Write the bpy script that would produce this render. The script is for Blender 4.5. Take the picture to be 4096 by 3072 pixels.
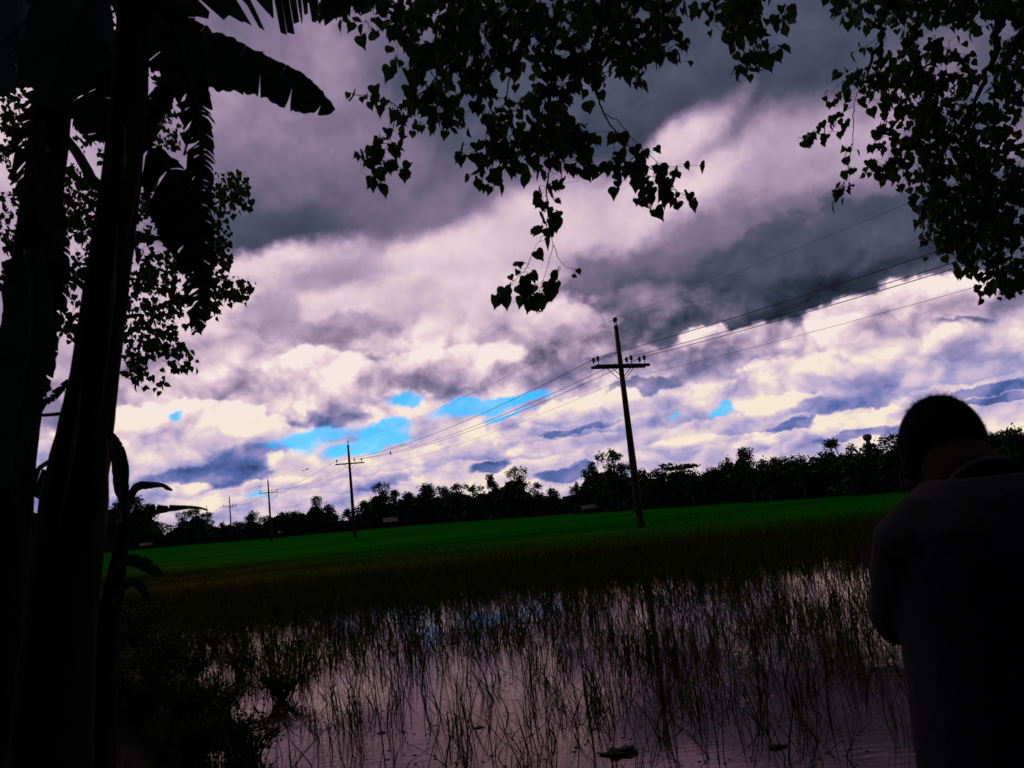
import bpy, bmesh, math, random
import numpy as np
from mathutils import Vector, Matrix, noise as mnoise

for o in list(bpy.data.objects):
    bpy.data.objects.remove(o)
C = bpy.context.scene.collection
rad = math.radians

# ------------------------------------------------------------------ camera
PITCH, ROLL, FPX, CAMH = rad(8.2), rad(6.0), 3340.0, 2.1
Fv = Vector((0, math.cos(PITCH), math.sin(PITCH)))
R0 = Vector((1, 0, 0)); U0 = Vector((0, -math.sin(PITCH), math.cos(PITCH)))
Rv = math.cos(ROLL) * R0 - math.sin(ROLL) * U0
Uv = math.sin(ROLL) * R0 + math.cos(ROLL) * U0
cam_d = bpy.data.cameras.new('camera')
cam = bpy.data.objects.new('camera', cam_d)
C.objects.link(cam)
cam_d.sensor_fit = 'HORIZONTAL'
cam_d.sensor_width = 36.0
cam_d.lens = 36.0 * FPX / 4096
cam_d.clip_end = 6000
cam_d.clip_start = 0.05
cam_d.dof.use_dof = True
cam_d.dof.focus_distance = 45
cam_d.dof.aperture_fstop = 5.0
M3 = Matrix((Rv, Uv, -Fv)).transposed()
cam.matrix_world = Matrix.Translation((0, 0, CAMH)) @ M3.to_4x4()
bpy.context.scene.camera = cam

def W(px, py, dist):
    """world point at ground distance dist (metres along +Y) seen at photo pixel px,py"""
    v = Fv * FPX + Rv * (px - 2048) - Uv * (py - 1536)
    return Vector((0, 0, CAMH)) + v * (dist / v.y)

def azel(px, py):
    v = (Fv * FPX + Rv * (px - 2048) - Uv * (py - 1536)).normalized()
    return math.atan2(v.x, v.y), math.asin(v.z)

# ------------------------------------------------------------------ view / render
sc = bpy.context.scene
sc.view_settings.view_transform = 'Standard'
sc.view_settings.look = 'None'
sc.view_settings.gamma = 1
sc.view_settings.exposure = 0
sc.cycles.max_bounces = 5
sc.cycles.diffuse_bounces = 2
sc.cycles.glossy_bounces = 3
sc.cycles.transparent_max_bounces = 4

# ------------------------------------------------------------------ world: broken storm cloud over blue sky
SUN_EL, SUN_AZ = rad(62), rad(-25)          # azimuth measured from +Y towards +X
world = bpy.data.worlds.new("World")
sc.world = world
world.use_nodes = True
wt = world.node_tree
wt.nodes.clear()

class NG:
    def __init__(s, t): s.t = t
    def n(s, typ, **k):
        nd = s.t.nodes.new(typ)
        for a, b in k.items(): setattr(nd, a, b)
        return nd
    def put(s, sock, v):
        if isinstance(v, bpy.types.NodeSocket): s.t.links.new(v, sock)
        else: sock.default_value = v
    def m(s, op, a, b=None, c=None, clamp=False):
        nd = s.n('ShaderNodeMath', operation=op, use_clamp=clamp)
        s.put(nd.inputs[0], a)
        if b is not None: s.put(nd.inputs[1], b)
        if c is not None: s.put(nd.inputs[2], c)
        return nd.outputs[0]
    def vm(s, op, a, b=None, c=None):
        nd = s.n('ShaderNodeVectorMath', operation=op)
        s.put(nd.inputs[0], a)
        if b is not None: s.put(nd.inputs[1], b)
        if c is not None: s.put(nd.inputs[2], c)
        return nd.outputs[0]
    def xyz(s, x, y, z=0.0):
        nd = s.n('ShaderNodeCombineXYZ')
        s.put(nd.inputs[0], x); s.put(nd.inputs[1], y); s.put(nd.inputs[2], z)
        return nd.outputs[0]
    def noise(s, vec, scale, detail=4, rough=.5, lac=2.0, dist=0.0, color=False):
        nd = s.n('ShaderNodeTexNoise', noise_dimensions='2D')
        s.put(nd.inputs['Vector'], vec)
        nd.inputs['Scale'].default_value = scale
        nd.inputs['Detail'].default_value = detail
        nd.inputs['Roughness'].default_value = rough
        nd.inputs['Lacunarity'].default_value = lac
        nd.inputs['Distortion'].default_value = dist
        return nd.outputs['Color' if color else 'Fac']
    def voro(s, vec, scale, detail=3, rough=.5):
        nd = s.n('ShaderNodeTexVoronoi', feature='F1', normalize=True, voronoi_dimensions='2D')
        s.put(nd.inputs['Vector'], vec)
        nd.inputs['Scale'].default_value = scale
        nd.inputs['Detail'].default_value = detail
        nd.inputs['Roughness'].default_value = rough
        return s.m('SUBTRACT', 1.0, nd.outputs['Distance'])
    def ramp(s, fac, stops, interp='LINEAR'):
        nd = s.n('ShaderNodeValToRGB')
        s.put(nd.inputs[0], fac)
        cr = nd.color_ramp; cr.interpolation = interp
        while len(cr.elements) < len(stops): cr.elements.new(.5)
        for e, (p, c) in zip(cr.elements, stops):
            e.position = p; e.color = (*c, 1)
        return nd.outputs[0]
    def mix(s, fac, a, b, blend='MIX'):
        nd = s.n('ShaderNodeMix', data_type='RGBA', blend_type=blend)
        s.put(nd.inputs[0], fac); s.put(nd.inputs[6], a); s.put(nd.inputs[7], b)
        return nd.outputs[2]
    def sstep(s, v, lo, hi):
        nd = s.n('ShaderNodeMapRange', interpolation_type='SMOOTHSTEP')
        s.put(nd.inputs[0], v)
        nd.inputs[1].default_value = lo; nd.inputs[2].default_value = hi
        return nd.outputs[0]

g = NG(wt)
tc = g.n('ShaderNodeTexCoord').outputs['Generated']
sep = g.n('ShaderNodeSeparateXYZ'); g.put(sep.inputs[0], tc)
dx, dy, dz = sep.outputs
az = g.m('ARCTAN2', dx, dy)
el = g.m('ARCSINE', dz)
# flat cloud layer seen in perspective
inv = g.m('DIVIDE', 1.0, g.m('ADD', g.m('MAXIMUM', dz, 0.0), 0.11))
lay = g.xyz(g.m('MULTIPLY', dx, inv), g.m('MULTIPLY', dy, inv), 0.0)
ae = g.xyz(az, el, 0.0)
# heaped clouds: elevation-weighted direction, features shrink a little towards the horizon
heap = g.xyz(az, g.m('MULTIPLY', g.m('POWER', g.m('MAXIMUM', el, 0.0), .88), 1.12), 0.0)
warp = g.vm('SUBTRACT', g.noise(heap, 20.0, 3, .5, color=True), (0.5, .5, .5))
heapw = g.vm('MULTIPLY_ADD', warp, (.030, .026, 0.0), heap)
v_a = g.voro(heapw, 13.0, 3.0, .50)
v_b = g.voro(g.vm('ADD', heapw, (0.004, -0.017, 0.0)), 13.0, 3.0, .50)
n_lay = g.noise(lay, 1.25, 5, .5)
n_big = g.noise(heap, 5.0, 3, .5)
n_puff = g.noise(heapw, 13.0, 5, .52)
n_up = g.noise(g.vm('ADD', heapw, (-0.004, 0.02, 0.0)), 13.0, 5, .52)   # same field a little towards the light
low = g.sstep(el, .28, .13)
q = g.vm('MULTIPLY_ADD', g.vm('SUBTRACT', g.noise(heap, 14.0, 6, .62, color=True), (0.5, .5, .5)), (.060, .036, 0.0), ae)
qs = g.vm('MULTIPLY_ADD', g.vm('SUBTRACT', g.noise(heap, 5.0, 5, .58, color=True), (0.5, .5, .5)), (.17, .10, 0.0), ae)

puffs = g.m('MULTIPLY', g.m('MINIMUM', g.m('SUBTRACT', v_a, .72), .25), .82)

def local(src, px, py, rx, ry, rot):
    a, e = azel(px, py)
    mp = g.n('ShaderNodeMapping', vector_type='TEXTURE')
    g.put(mp.inputs[0], src)
    mp.inputs[1].default_value = (a, e, 0)
    mp.inputs[2].default_value = (0, 0, rad(rot))
    mp.inputs[3].default_value = (rx / FPX, ry / FPX, 1)
    gr = g.n('ShaderNodeTexGradient', gradient_type='SPHERICAL')
    g.put(gr.inputs[0], mp.outputs[0])
    return mp.outputs[0], gr.outputs['Fac']

def mass(acc, src, px, py, rx, ry, rot, ltop, lbot, soft, edge=None):
    """lay one cloud over what is there: its sunlit top, its shaded base"""
    # (the tiny z term only makes the shader compiler work through the clouds one after the other)
    src = g.vm('MULTIPLY_ADD', acc, (0, 0, 1e-6), src)
    grow, lo = (1.12, 0.0) if edge is None else (1.42, .21)
    loc, fac = local(src, px, py, rx * grow, ry * grow, rot)
    if edge is not None: fac = g.m('ADD', fac, edge)
    mk = g.sstep(fac, lo, lo + soft * (1.0 if edge is None else .6))
    if ltop == lbot:
        sh = ltop
    else:
        sy = g.n('ShaderNodeVectorMath', operation='DOT_PRODUCT')
        g.put(sy.inputs[0], loc); sy.inputs[1].default_value = (0, 1, 0)
        k = (ltop - lbot) / 1.25 * grow / 1.12
        sh = g.m('MULTIPLY_ADD', sy.outputs[1], k, lbot + .8 * (ltop - lbot) / 1.25)
    mx = g.n('ShaderNodeMix', data_type='FLOAT')
    g.put(mx.inputs[0], mk); g.put(mx.inputs[2], acc); g.put(mx.inputs[3], sh)
    return mx.outputs[0]

# high overcast, soft edged (photo pixel centre, radii, tilt, top, base, softness)
HIGH = [
 (1500, 1150, 1500, 330, 4, .86, .82, .6), (2050, 820, 620, 420, 20, .84, .82, .8),
 (1120, 60, 650, 430, 0, .52, .50, .6), (1000, 560, 700, 380, 0, .60, .52, .7), (1330, 830, 980, 230, 4, .48, .36, .6), (1080, 905, 420, 130, 0, .34, .24, .8),
 (1490, 330, 260, 330, 60, .84, .84, .9), (2900, 40, 1900, 480, 4, .34, .34, .45), (2600, 430, 1000, 250, 6, .36, .30, .6), (3000, 450, 560, 230, 14, .30, .22, .7),
 (3700, 250, 900, 500, 0, .34, .34, .7), (2790, 780, 520, 190, 24, .95, .86, .8), (3300, 620, 560, 200, 24, .74, .66, .8),
 (3050, 980, 1100, 260, 4, .56, .48, .6), (2450, 1100, 420, 130, 6, .58, .50, .8), (3600, 1000, 900, 270, 3, .40, .32, .5),
 (1380, 1075, 330, 100, 0, .64, .62, .8), (1080, 1010, 420, 80, 6, .92, .90, .8), (1750, 960, 420, 130, 10, .90, .86, .9), (2080, 1180, 380, 110, 0, .92, .86, .9), (2650, 640, 420, 130, 30, .92, .84, .8),
]
# cloud decks and heaps lower down, crisp edged
LOW = [
 (3050, 1090, 1050, 260, 3, .48, .30, .6), (3700, 1010, 950, 250, 0, .34, .20, .28), (2950, 1190, 820, 150, 4, .34, .24, .35), (3150, 1240, 380, 100, 6, .26, .20, .30), (2520, 1230, 380, 90, 2, .56, .46, .6),
 (1370, 1310, 230, 70, 0, .68, .60, .6), (1060, 1270, 190, 90, 0, .70, .66, .6), (1830, 1300, 260, 120, 0, .97, .90, .6), (2240, 1300, 270, 120, 0, .92, .74, .6),
 (2260, 1405, 300, 60, 4, .66, .58, .7), (560, 1600, 280, 130, 0, .86, .50, .45), (1304, 1560, 300, 165, 3, 1.02, .60, .22), (1270, 1692, 230, 34, 3, .50, .40, .6),
 (1810, 1490, 340, 110, 2, .96, .60, .25), (825, 1760, 440, 140, -4, 1.02, .74, .22), (1640, 1665, 150, 90, 0, .92, .74, .3), (915, 1868, 300, 85, 4, .46, .20, .45),
 (740, 1918, 240, 30, 3, .42, .36, .5), (620, 1830, 190, 60, 0, .95, .75, .4), (1330, 1850, 260, 85, 3, 1.0, .72, .25), (2210, 1740, 400, 70, 5, .94, .50, .3), (1955, 1868, 110, 28, 4, .20, .20, .5),
 (2250, 1888, 160, 34, 3, .26, .22, .5), (1710, 1832, 280, 52, 3, .96, .66, .3), (2030, 1795, 300, 34, 4, .92, .60, .3), (2940, 1400, 300, 100, 4, .88, .50, .35),
 (3270, 1530, 340, 125, 2, .97, .60, .25), (2570, 1545, 150, 36, 2, .44, .44, .4), (3130, 1655, 160, 72, 0, 1.02, .66, .25), (3170, 1712, 240, 24, 3, .34, .30, .5),
 (3340, 1625, 220, 34, 3, .56, .46, .5), (3480, 1685, 230, 52, 3, 1.02, .80, .3), (3460, 1730, 230, 20, 3, .32, .32, .5), (3640, 1260, 420, 125, 0, 1.0, .76, .3), (3840, 1305, 110, 28, 0, .46, .46, .5),
 (3840, 1400, 340, 90, 0, .86, .60, .4), (3980, 1562, 190, 24, 3, .24, .24, .5), (3960, 1612, 230, 18, 3, .28, .28, .5), (3820, 1505, 320, 36, 2, .62, .52, .5),
 (2370, 1640, 280, 56, 3, .96, .56, .3), (2310, 1712, 220, 20, 3, .36, .34, .5), (2765, 1650, 240, 48, 2, .86, .48, .35), (2850, 1770, 260, 28, 3, .98, .64, .35),
 (3057, 1760, 200, 24, 3, .96, .62, .35), (2290, 1772, 240, 34, 3, .98, .70, .35), (1100, 1945, 260, 30, 3, .95, .62, .4), (1500, 1925, 260, 26, 3, .90, .50, .4), (560, 1985, 260, 26, 3, .92, .55, .4),
]
SKY_B = [   # openings showing blue
 (1520, 1723, 160, 50, 6, 1.0), (1480, 1782, 230, 40, 8, 1.1), (1230, 1762, 190, 60, 8, 1.0), (1937, 1617, 300, 44, 3, 1.3), (2010, 1660, 140, 20, 3, 1.0), (1611, 1615, 70, 28, 3, .8),
 (2906, 1634, 66, 42, 0, 1.2), (2706, 1673, 34, 14, 0, 1.0), (1033, 1976, 70, 26, 0, .55), (707, 1680, 60, 28, 0, 1.0), (1648, 1080, 260, 80, 6, .24),
]
base = g.m('ADD', .75, g.m('MULTIPLY', g.m('SUBTRACT', n_big, .5), .55))
Lb = base
for t in HIGH: Lb = mass(Lb, qs, *t)
for t in LOW: Lb = mass(Lb, q, *t[:5], t[5] * .93, t[6] * .95, t[7], edge=puffs)
Bb = 0.0
for (px, py, rx, ry, rot, amp) in SKY_B:
    Bb = g.m('MULTIPLY_ADD', local(q, px, py, rx, ry, rot)[1], amp, Bb)
relief = g.m('MULTIPLY', g.m('SUBTRACT', v_a, v_b), g.m('MULTIPLY_ADD', low, 1.05, .05))
relief = g.m('MULTIPLY_ADD', g.m('SUBTRACT', n_puff, n_up), g.m('MULTIPLY_ADD', low, .35, .12), relief)
tex = g.m('ADD', g.m('MULTIPLY', g.m('SUBTRACT', n_lay, .5), .20), g.m('MULTIPLY', g.m('SUBTRACT', n_puff, .5), g.m('MULTIPLY_ADD', low, .26, .16)))
tex = g.m('MULTIPLY_ADD', g.m('SUBTRACT', v_a, .70), g.m('MULTIPLY', low, .45), tex)
Lm = g.m('ADD', g.m('ADD', Lb, tex), relief)
# added darkening of the unseen sky overhead and behind, dims the foreground
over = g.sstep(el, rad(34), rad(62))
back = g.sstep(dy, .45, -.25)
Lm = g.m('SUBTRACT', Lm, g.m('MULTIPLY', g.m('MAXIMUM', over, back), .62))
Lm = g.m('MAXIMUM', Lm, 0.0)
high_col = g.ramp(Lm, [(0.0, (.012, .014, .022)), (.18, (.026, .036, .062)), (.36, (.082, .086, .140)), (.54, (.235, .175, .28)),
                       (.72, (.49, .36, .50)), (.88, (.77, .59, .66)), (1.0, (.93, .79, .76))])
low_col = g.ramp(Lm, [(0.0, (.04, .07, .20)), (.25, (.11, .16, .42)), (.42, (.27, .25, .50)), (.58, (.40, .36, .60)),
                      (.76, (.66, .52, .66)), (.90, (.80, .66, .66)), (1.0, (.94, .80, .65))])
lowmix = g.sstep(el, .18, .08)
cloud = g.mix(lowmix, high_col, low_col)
sky = g.n('ShaderNodeTexSky', sky_type='NISHITA')
sky.sun_disc = False
sky.sun_elevation = SUN_EL
sky.sun_rotation = SUN_AZ
sky.air_density = 1.0; sky.dust_density = .3; sky.ozone_density = 2.0
SKY_STR = .12
skyc = g.mix(1.0, sky.outputs[0], (.07, .74, 1.3, 1), 'MULTIPLY')
cl10 = g.vm('SCALE', cloud); cl10.node.inputs['Scale'].default_value = 1.0 / SKY_STR
hole = g.sstep(g.m('ADD', Bb, g.m('MULTIPLY', g.m('SUBTRACT', .5, n_puff), .6)), .12, .54)
veil = g.ramp(n_big, [(.35, (.98, .98, .98)), (.65, (.80, .80, .80))])
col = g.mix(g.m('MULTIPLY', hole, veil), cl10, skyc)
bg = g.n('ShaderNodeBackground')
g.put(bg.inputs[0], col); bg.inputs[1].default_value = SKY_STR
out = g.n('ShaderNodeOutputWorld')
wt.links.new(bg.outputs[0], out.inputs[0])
world.cycles.sampling_method = 'MANUAL'
world.cycles.sample_map_resolution = 512

# ------------------------------------------------------------------ sun behind thin cloud, ahead and to the left
sl = bpy.data.lights.new('sun', 'SUN')
sl.energy = .5
sl.angle = rad(14)
sl.color = (1, .93, .85)
so = bpy.data.objects.new('sun', sl)
C.objects.link(so)
sd = Vector((math.sin(SUN_AZ) * math.cos(SUN_EL), math.cos(SUN_AZ) * math.cos(SUN_EL), math.sin(SUN_EL)))
so.rotation_euler = sd.to_track_quat('Z', 'Y').to_euler()
#CUT

# ------------------------------------------------------------------ helpers
rng = random.Random(11)
nr = np.random.default_rng(5)

def tag(o, label=None, cat=None, group=None, kind=None):
    if label: o['label'] = label
    if cat: o['category'] = cat
    if group: o['group'] = group
    if kind: o['kind'] = kind
    return o

def empty(name, loc=(0, 0, 0), rz=0.0):
    o = bpy.data.objects.new(name, None)
    o.location = loc; o.rotation_euler = (0, 0, rz); o.empty_display_size = .2
    C.objects.link(o)
    return o

def link(name, me, parent=None, m=None):
    o = bpy.data.objects.new(name, me)
    if m is not None and not me.materials: me.materials.append(m)
    C.objects.link(o)
    if parent is not None:
        o.parent = parent
    return o

def np_mesh(name, verts, faces_flat, loops_per_face):
    """fast mesh: verts (N,3), faces_flat 1-D vertex indices, constant face size"""
    me = bpy.data.meshes.new(name)
    nf = len(faces_flat) // loops_per_face
    me.vertices.add(len(verts)); me.vertices.foreach_set('co', np.asarray(verts, np.float32).ravel())
    me.loops.add(len(faces_flat)); me.loops.foreach_set('vertex_index', np.asarray(faces_flat, np.int32))
    me.polygons.add(nf)
    me.polygons.foreach_set('loop_start', np.arange(0, nf * loops_per_face, loops_per_face, dtype=np.int32))
    me.update(calc_edges=True)
    return me

class MB:
    """mesh builder: collects boxes, tubes, leaves ... and links them as one mesh object"""
    def __init__(s): s.v = []; s.f = []
    def add(s, vs, fs):
        b = len(s.v)
        s.v.extend([tuple(v) for v in vs])
        s.f.extend([tuple(b + i for i in f) for f in fs])
    def tube(s, pts, rads, n=6, cap=True, sq=1.0):
        pts = [Vector(p) for p in pts]
        rings = []
        up = Vector((0.13, 0.21, 1)).normalized()
        prev = None
        for i, p in enumerate(pts):
            t = (pts[min(i + 1, len(pts) - 1)] - pts[max(i - 1, 0)])
            if t.length < 1e-9: t = Vector((0, 0, 1))
            t.normalize()
            if prev is None:
                a = up if abs(t.dot(up)) < .9 else Vector((1, 0, 0))
                x = t.cross(a).normalized()
            else:
                x = (prev - t * prev.dot(t))
                x = x.normalized() if x.length > 1e-6 else t.orthogonal().normalized()
            prev = x
            y = t.cross(x)
            r = rads[i] if hasattr(rads, '__len__') else rads
            rings.append([p + (x * math.cos(2 * math.pi * k / n) + y * math.sin(2 * math.pi * k / n) * sq) * r for k in range(n)])
        vs = [v for rg in rings for v in rg]
        fs = []
        for i in range(len(rings) - 1):
            for k in range(n):
                fs.append((i * n + k, i * n + (k + 1) % n, (i + 1) * n + (k + 1) % n, (i + 1) * n + k))
        if cap:
            fs.append(tuple(reversed(range(n)))); fs.append(tuple((len(rings) - 1) * n + k for k in range(n)))
        s.add(vs, fs)
    def box(s, c, d, rot=None):
        c = Vector(c)
        vs = []
        for sx in (-.5, .5):
            for sy in (-.5, .5):
                for sz in (-.5, .5):
                    v = Vector((sx * d[0], sy * d[1], sz * d[2]))
                    if rot is not None: v = rot @ v
                    vs.append(c + v)
        s.add(vs, [(0, 1, 3, 2), (4, 6, 7, 5), (0, 4, 5, 1), (2, 3, 7, 6), (0, 2, 6, 4), (1, 5, 7, 3)])
    def lathe(s, base, prof, n=12):
        """prof: list of (radius, z) above base"""
        base = Vector(base)
        vs = [base + Vector((r * math.cos(2 * math.pi * k / n), r * math.sin(2 * math.pi * k / n), z)) for r, z in prof for k in range(n)]
        fs = [(i * n + k, i * n + (k + 1) % n, (i + 1) * n + (k + 1) % n, (i + 1) * n + k) for i in range(len(prof) - 1) for k in range(n)]
        fs.append(tuple(reversed(range(n)))); fs.append(tuple((len(prof) - 1) * n + k for k in range(n)))
        s.add(vs, fs)
    def ball(s, c, r, n=10, m=7):
        """ellipsoid, r a 3-tuple"""
        c = Vector(c); vs = []; fs = []
        for i in range(m + 1):
            th = math.pi * i / m
            for k in range(n):
                ph = 2 * math.pi * k / n
                vs.append(c + Vector((r[0] * math.sin(th) * math.cos(ph), r[1] * math.sin(th) * math.sin(ph), r[2] * math.cos(th))))
        for i in range(m):
            for k in range(n):
                fs.append((i * n + k, (i + 1) * n + k, (i + 1) * n + (k + 1) % n, i * n + (k + 1) % n))
        s.add(vs, fs)
    def mesh(s, name, smooth=False):
        me = bpy.data.meshes.new(name)
        me.from_pydata(s.v, [], s.f)
        if smooth:
            me.polygons.foreach_set('use_smooth', [True] * len(me.polygons))
        me.update()
        return me
    def build(s, name, m, parent=None, smooth=False):
        return link(name, s.mesh(name, smooth), parent, m)

def mat(name, col, rough=.8, var=.25, scale=6.0, spec=.3, metal=0.0, col2=None, bump=0.0, bscale=30.0, stretch=(1, 1, 1)):
    m = bpy.data.materials.new(name); m.use_nodes = True
    t = m.node_tree; t.nodes.clear(); n = NG(t)
    o = n.n('ShaderNodeOutputMaterial'); b = n.n('ShaderNodeBsdfPrincipled')
    t.links.new(b.outputs[0], o.inputs[0])
    cc = n.n('ShaderNodeTexCoord').outputs['Object']
    mp = n.n('ShaderNodeMapping'); n.put(mp.inputs[0], cc); mp.inputs[3].default_value = stretch
    nz = n.n('ShaderNodeTexNoise'); n.put(nz.inputs['Vector'], mp.outputs[0])
    nz.inputs['Scale'].default_value = scale; nz.inputs['Detail'].default_value = 5
    c1 = tuple(max(0, c * (1 - var)) for c in col)
    c2 = col2 if col2 else tuple(min(1, c * (1 + var)) for c in col)
    n.put(b.inputs['Base Color'], n.ramp(nz.outputs['Fac'], [(.3, c1), (.7, c2)]))
    b.inputs['Roughness'].default_value = rough
    b.inputs['Specular IOR Level'].default_value = spec
    b.inputs['Metallic'].default_value = metal
    if bump:
        nb = n.n('ShaderNodeTexNoise'); n.put(nb.inputs['Vector'], mp.outputs[0])
        nb.inputs['Scale'].default_value = bscale; nb.inputs['Detail'].default_value = 4
        bp = n.n('ShaderNodeBump'); bp.inputs['Strength'].default_value = bump; bp.inputs['Distance'].default_value = .05
        n.put(bp.inputs['Height'], nb.outputs['Fac'])
        t.links.new(bp.outputs[0], b.inputs['Normal'])
    return m

M = {}
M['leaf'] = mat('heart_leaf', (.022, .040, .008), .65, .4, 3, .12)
def translucent(m, col, f):
    t = m.node_tree; out_ = [x for x in t.nodes if x.type == 'OUTPUT_MATERIAL'][0]; b = [x for x in t.nodes if x.type == 'BSDF_PRINCIPLED'][0]
    tr_ = t.nodes.new('ShaderNodeBsdfTranslucent'); tr_.inputs[0].default_value = (*col, 1)
    mx = t.nodes.new('ShaderNodeMixShader'); mx.inputs[0].default_value = f
    t.links.new(b.outputs[0], mx.inputs[1]); t.links.new(tr_.outputs[0], mx.inputs[2]); t.links.new(mx.outputs[0], out_.inputs[0])
translucent(M['leaf'], (.035, .070, .004), .30)
M['twig'] = mat('twig_bark', (.035, .026, .022), .9, .3, 20, .1)
M['bark'] = mat('bark', (.05, .042, .034), .9, .4, 12, .1, bump=.6, bscale=18, stretch=(1, 1, .25))
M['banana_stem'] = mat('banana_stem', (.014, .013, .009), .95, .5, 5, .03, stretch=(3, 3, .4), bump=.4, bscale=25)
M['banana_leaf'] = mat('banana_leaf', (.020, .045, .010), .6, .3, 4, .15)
M['dead_leaf'] = mat('dry_banana_leaf', (.045, .035, .022), .9, .5, 10, .08)
M['midrib'] = mat('midrib', (.05, .07, .02), .7, .2, 10, .15)
M['far_leaf'] = mat('far_foliage', (.045, .085, .018), .85, .45, .6, .1)
M['far_leaf2'] = mat('far_foliage_brownish', (.085, .068, .032), .85, .4, .6, .1)
M['far_leaf3'] = mat('far_foliage_dark', (.022, .062, .022), .85, .45, .6, .1)
M['far_bark'] = mat('far_bark', (.10, .085, .065), .9, .3, 3, .1)
M['pole'] = mat('weathered_pole', (.085, .040, .026), .85, .35, 8, .15, stretch=(1, 1, .1), bump=.3)
M['steel'] = mat('dull_steel', (.06, .05, .05), .6, .2, 20, .3, metal=.3)
M['porcelain'] = mat('brown_porcelain', (.035, .016, .012), .35, .1, 20, .5)
M['wire'] = mat('aluminium_wire', (.07, .06, .065), .6, .1, 20, .3)
M['mud'] = mat('mud', (.014, .011, .007), .9, .4, 3, .15, bump=.8, bscale=8)
M['stalk'] = mat('rice_stalk', (.034, .062, .002), .85, .5, 2.5, .04, col2=(.070, .075, .003))
M['weed'] = mat('weed_leaf', (.016, .026, .004), .9, .4, 6, .02)
M['roof'] = mat('tin_roof', (.012, .011, .012), .7, .3, 5, .4)
M['hutwall'] = mat('hut_wall', (.055, .034, .020), .9, .3, 4, .1)
M['whitewall'] = mat('pale_wall', (.07, .06, .075), .9, .2, 2, .1)
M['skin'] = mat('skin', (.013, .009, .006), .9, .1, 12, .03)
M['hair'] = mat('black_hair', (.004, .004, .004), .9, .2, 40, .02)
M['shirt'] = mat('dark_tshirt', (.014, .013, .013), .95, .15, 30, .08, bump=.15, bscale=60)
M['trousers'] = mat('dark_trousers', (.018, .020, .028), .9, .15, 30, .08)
M['bird'] = mat('bird', (.02, .02, .02), .8, .1, 10, .1)
M['tank'] = mat('tower_paint', (.30, .16, .18), .7, .15, 4, .2)
M['towerleg'] = mat('tower_concrete', (.34, .32, .40), .8, .15, 4, .2)
M['yellow'] = mat('yellow_green_blade', (.16, .24, .02), .6, .2, 6, .2)

def field_mat():
    m = bpy.data.materials.new('field'); m.use_nodes = True
    t = m.node_tree; t.nodes.clear(); n = NG(t)
    o = n.n('ShaderNodeOutputMaterial'); b = n.n('ShaderNodeBsdfPrincipled'); t.links.new(b.outputs[0], o.inputs[0])
    cc = n.n('ShaderNodeTexCoord').outputs['Object']
    sx = n.n('ShaderNodeSeparateXYZ'); n.put(sx.inputs[0], cc)
    big = n.noise(cc, .05, 5, .6); fine = n.noise(cc, 2.2, 6, .7)
    # olive weeds near the water, some vignette painted in; young rice further out
    edge = n.m('ADD', n.m('MULTIPLY_ADD', sx.outputs[0], .8, sx.outputs[1]), n.m('MULTIPLY', n.m('SUBTRACT', big, .5), 16.0))
    far = n.sstep(edge, 20.0, 62.0)
    green = n.ramp(fine, [(.3, (.002, .070, .001)), (.7, (.006, .125, .002))])
    olive = n.ramp(fine, [(.3, (.020, .026, .001)), (.7, (.040, .042, .002))])
    col = n.mix(far, olive, green)
    # faint tonal strips between plots
    st = n.ramp(n.noise(n.vm('MULTIPLY', cc, (.02, .14, 0)), 1.0, 4, .6), [(.35, (.55, .60, .55)), (.65, (1.5, 1.12, 1.1))])
    n.put(b.inputs['Base Color'], n.mix(1.0, col, st, 'MULTIPLY'))
    b.inputs['Roughness'].default_value = 1.0; b.inputs['Specular IOR Level'].default_value = 0.0
    bp = n.n('ShaderNodeBump'); bp.inputs['Strength'].default_value = .8; bp.inputs['Distance'].default_value = .2
    n.put(bp.inputs['Height'], fine); t.links.new(bp.outputs[0], b.inputs['Normal'])
    return m
M['field'] = field_mat()

def water_mat():
    m = bpy.data.materials.new('paddy_water'); m.use_nodes = True
    t = m.node_tree; t.nodes.clear(); n = NG(t)
    o = n.n('ShaderNodeOutputMaterial'); b = n.n('ShaderNodeBsdfPrincipled'); t.links.new(b.outputs[0], o.inputs[0])
    cc = n.n('ShaderNodeTexCoord').outputs['Object']
    n.put(b.inputs['Base Color'], n.ramp(n.noise(cc, 1.6, 5, .6), [(.35, (.008, .006, .005)), (.7, (.022, .017, .014))]))
    b.inputs['Roughness'].default_value = 1.0
    b.inputs['Specular IOR Level'].default_value = 0.0
    r1 = n.n('ShaderNodeTexNoise'); n.put(r1.inputs['Vector'], n.vm('MULTIPLY', cc, (3.0, 15.0, 0)))
    r1.inputs['Scale'].default_value = 1.0; r1.inputs['Detail'].default_value = 3
    amt = n.sstep(n.noise(cc, .45, 2, .5), .46, .62)
    hgt = n.m('MULTIPLY', r1.outputs['Fac'], n.m('MULTIPLY_ADD', amt, .9, .22))
    bp = n.n('ShaderNodeBump'); bp.inputs['Strength'].default_value = .12; bp.inputs['Distance'].default_value = .03
    n.put(bp.inputs['Height'], hgt)
    gl = n.n('ShaderNodeBsdfGlossy'); gl.inputs['Color'].default_value = (1.0, .74, .78, 1); gl.inputs['Roughness'].default_value = .03
    t.links.new(bp.outputs[0], gl.inputs['Normal'])
    fr = n.n('ShaderNodeFresnel'); fr.inputs['IOR'].default_value = 1.22; t.links.new(bp.outputs[0], fr.inputs['Normal'])
    mx = n.n('ShaderNodeMixShader'); t.links.new(fr.outputs[0], mx.inputs[0]); t.links.new(b.outputs[0], mx.inputs[1]); t.links.new(gl.outputs[0], mx.inputs[2])
    t.links.new(mx.outputs[0], o.inputs[0])
    return m
M['water'] = water_mat()

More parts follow.
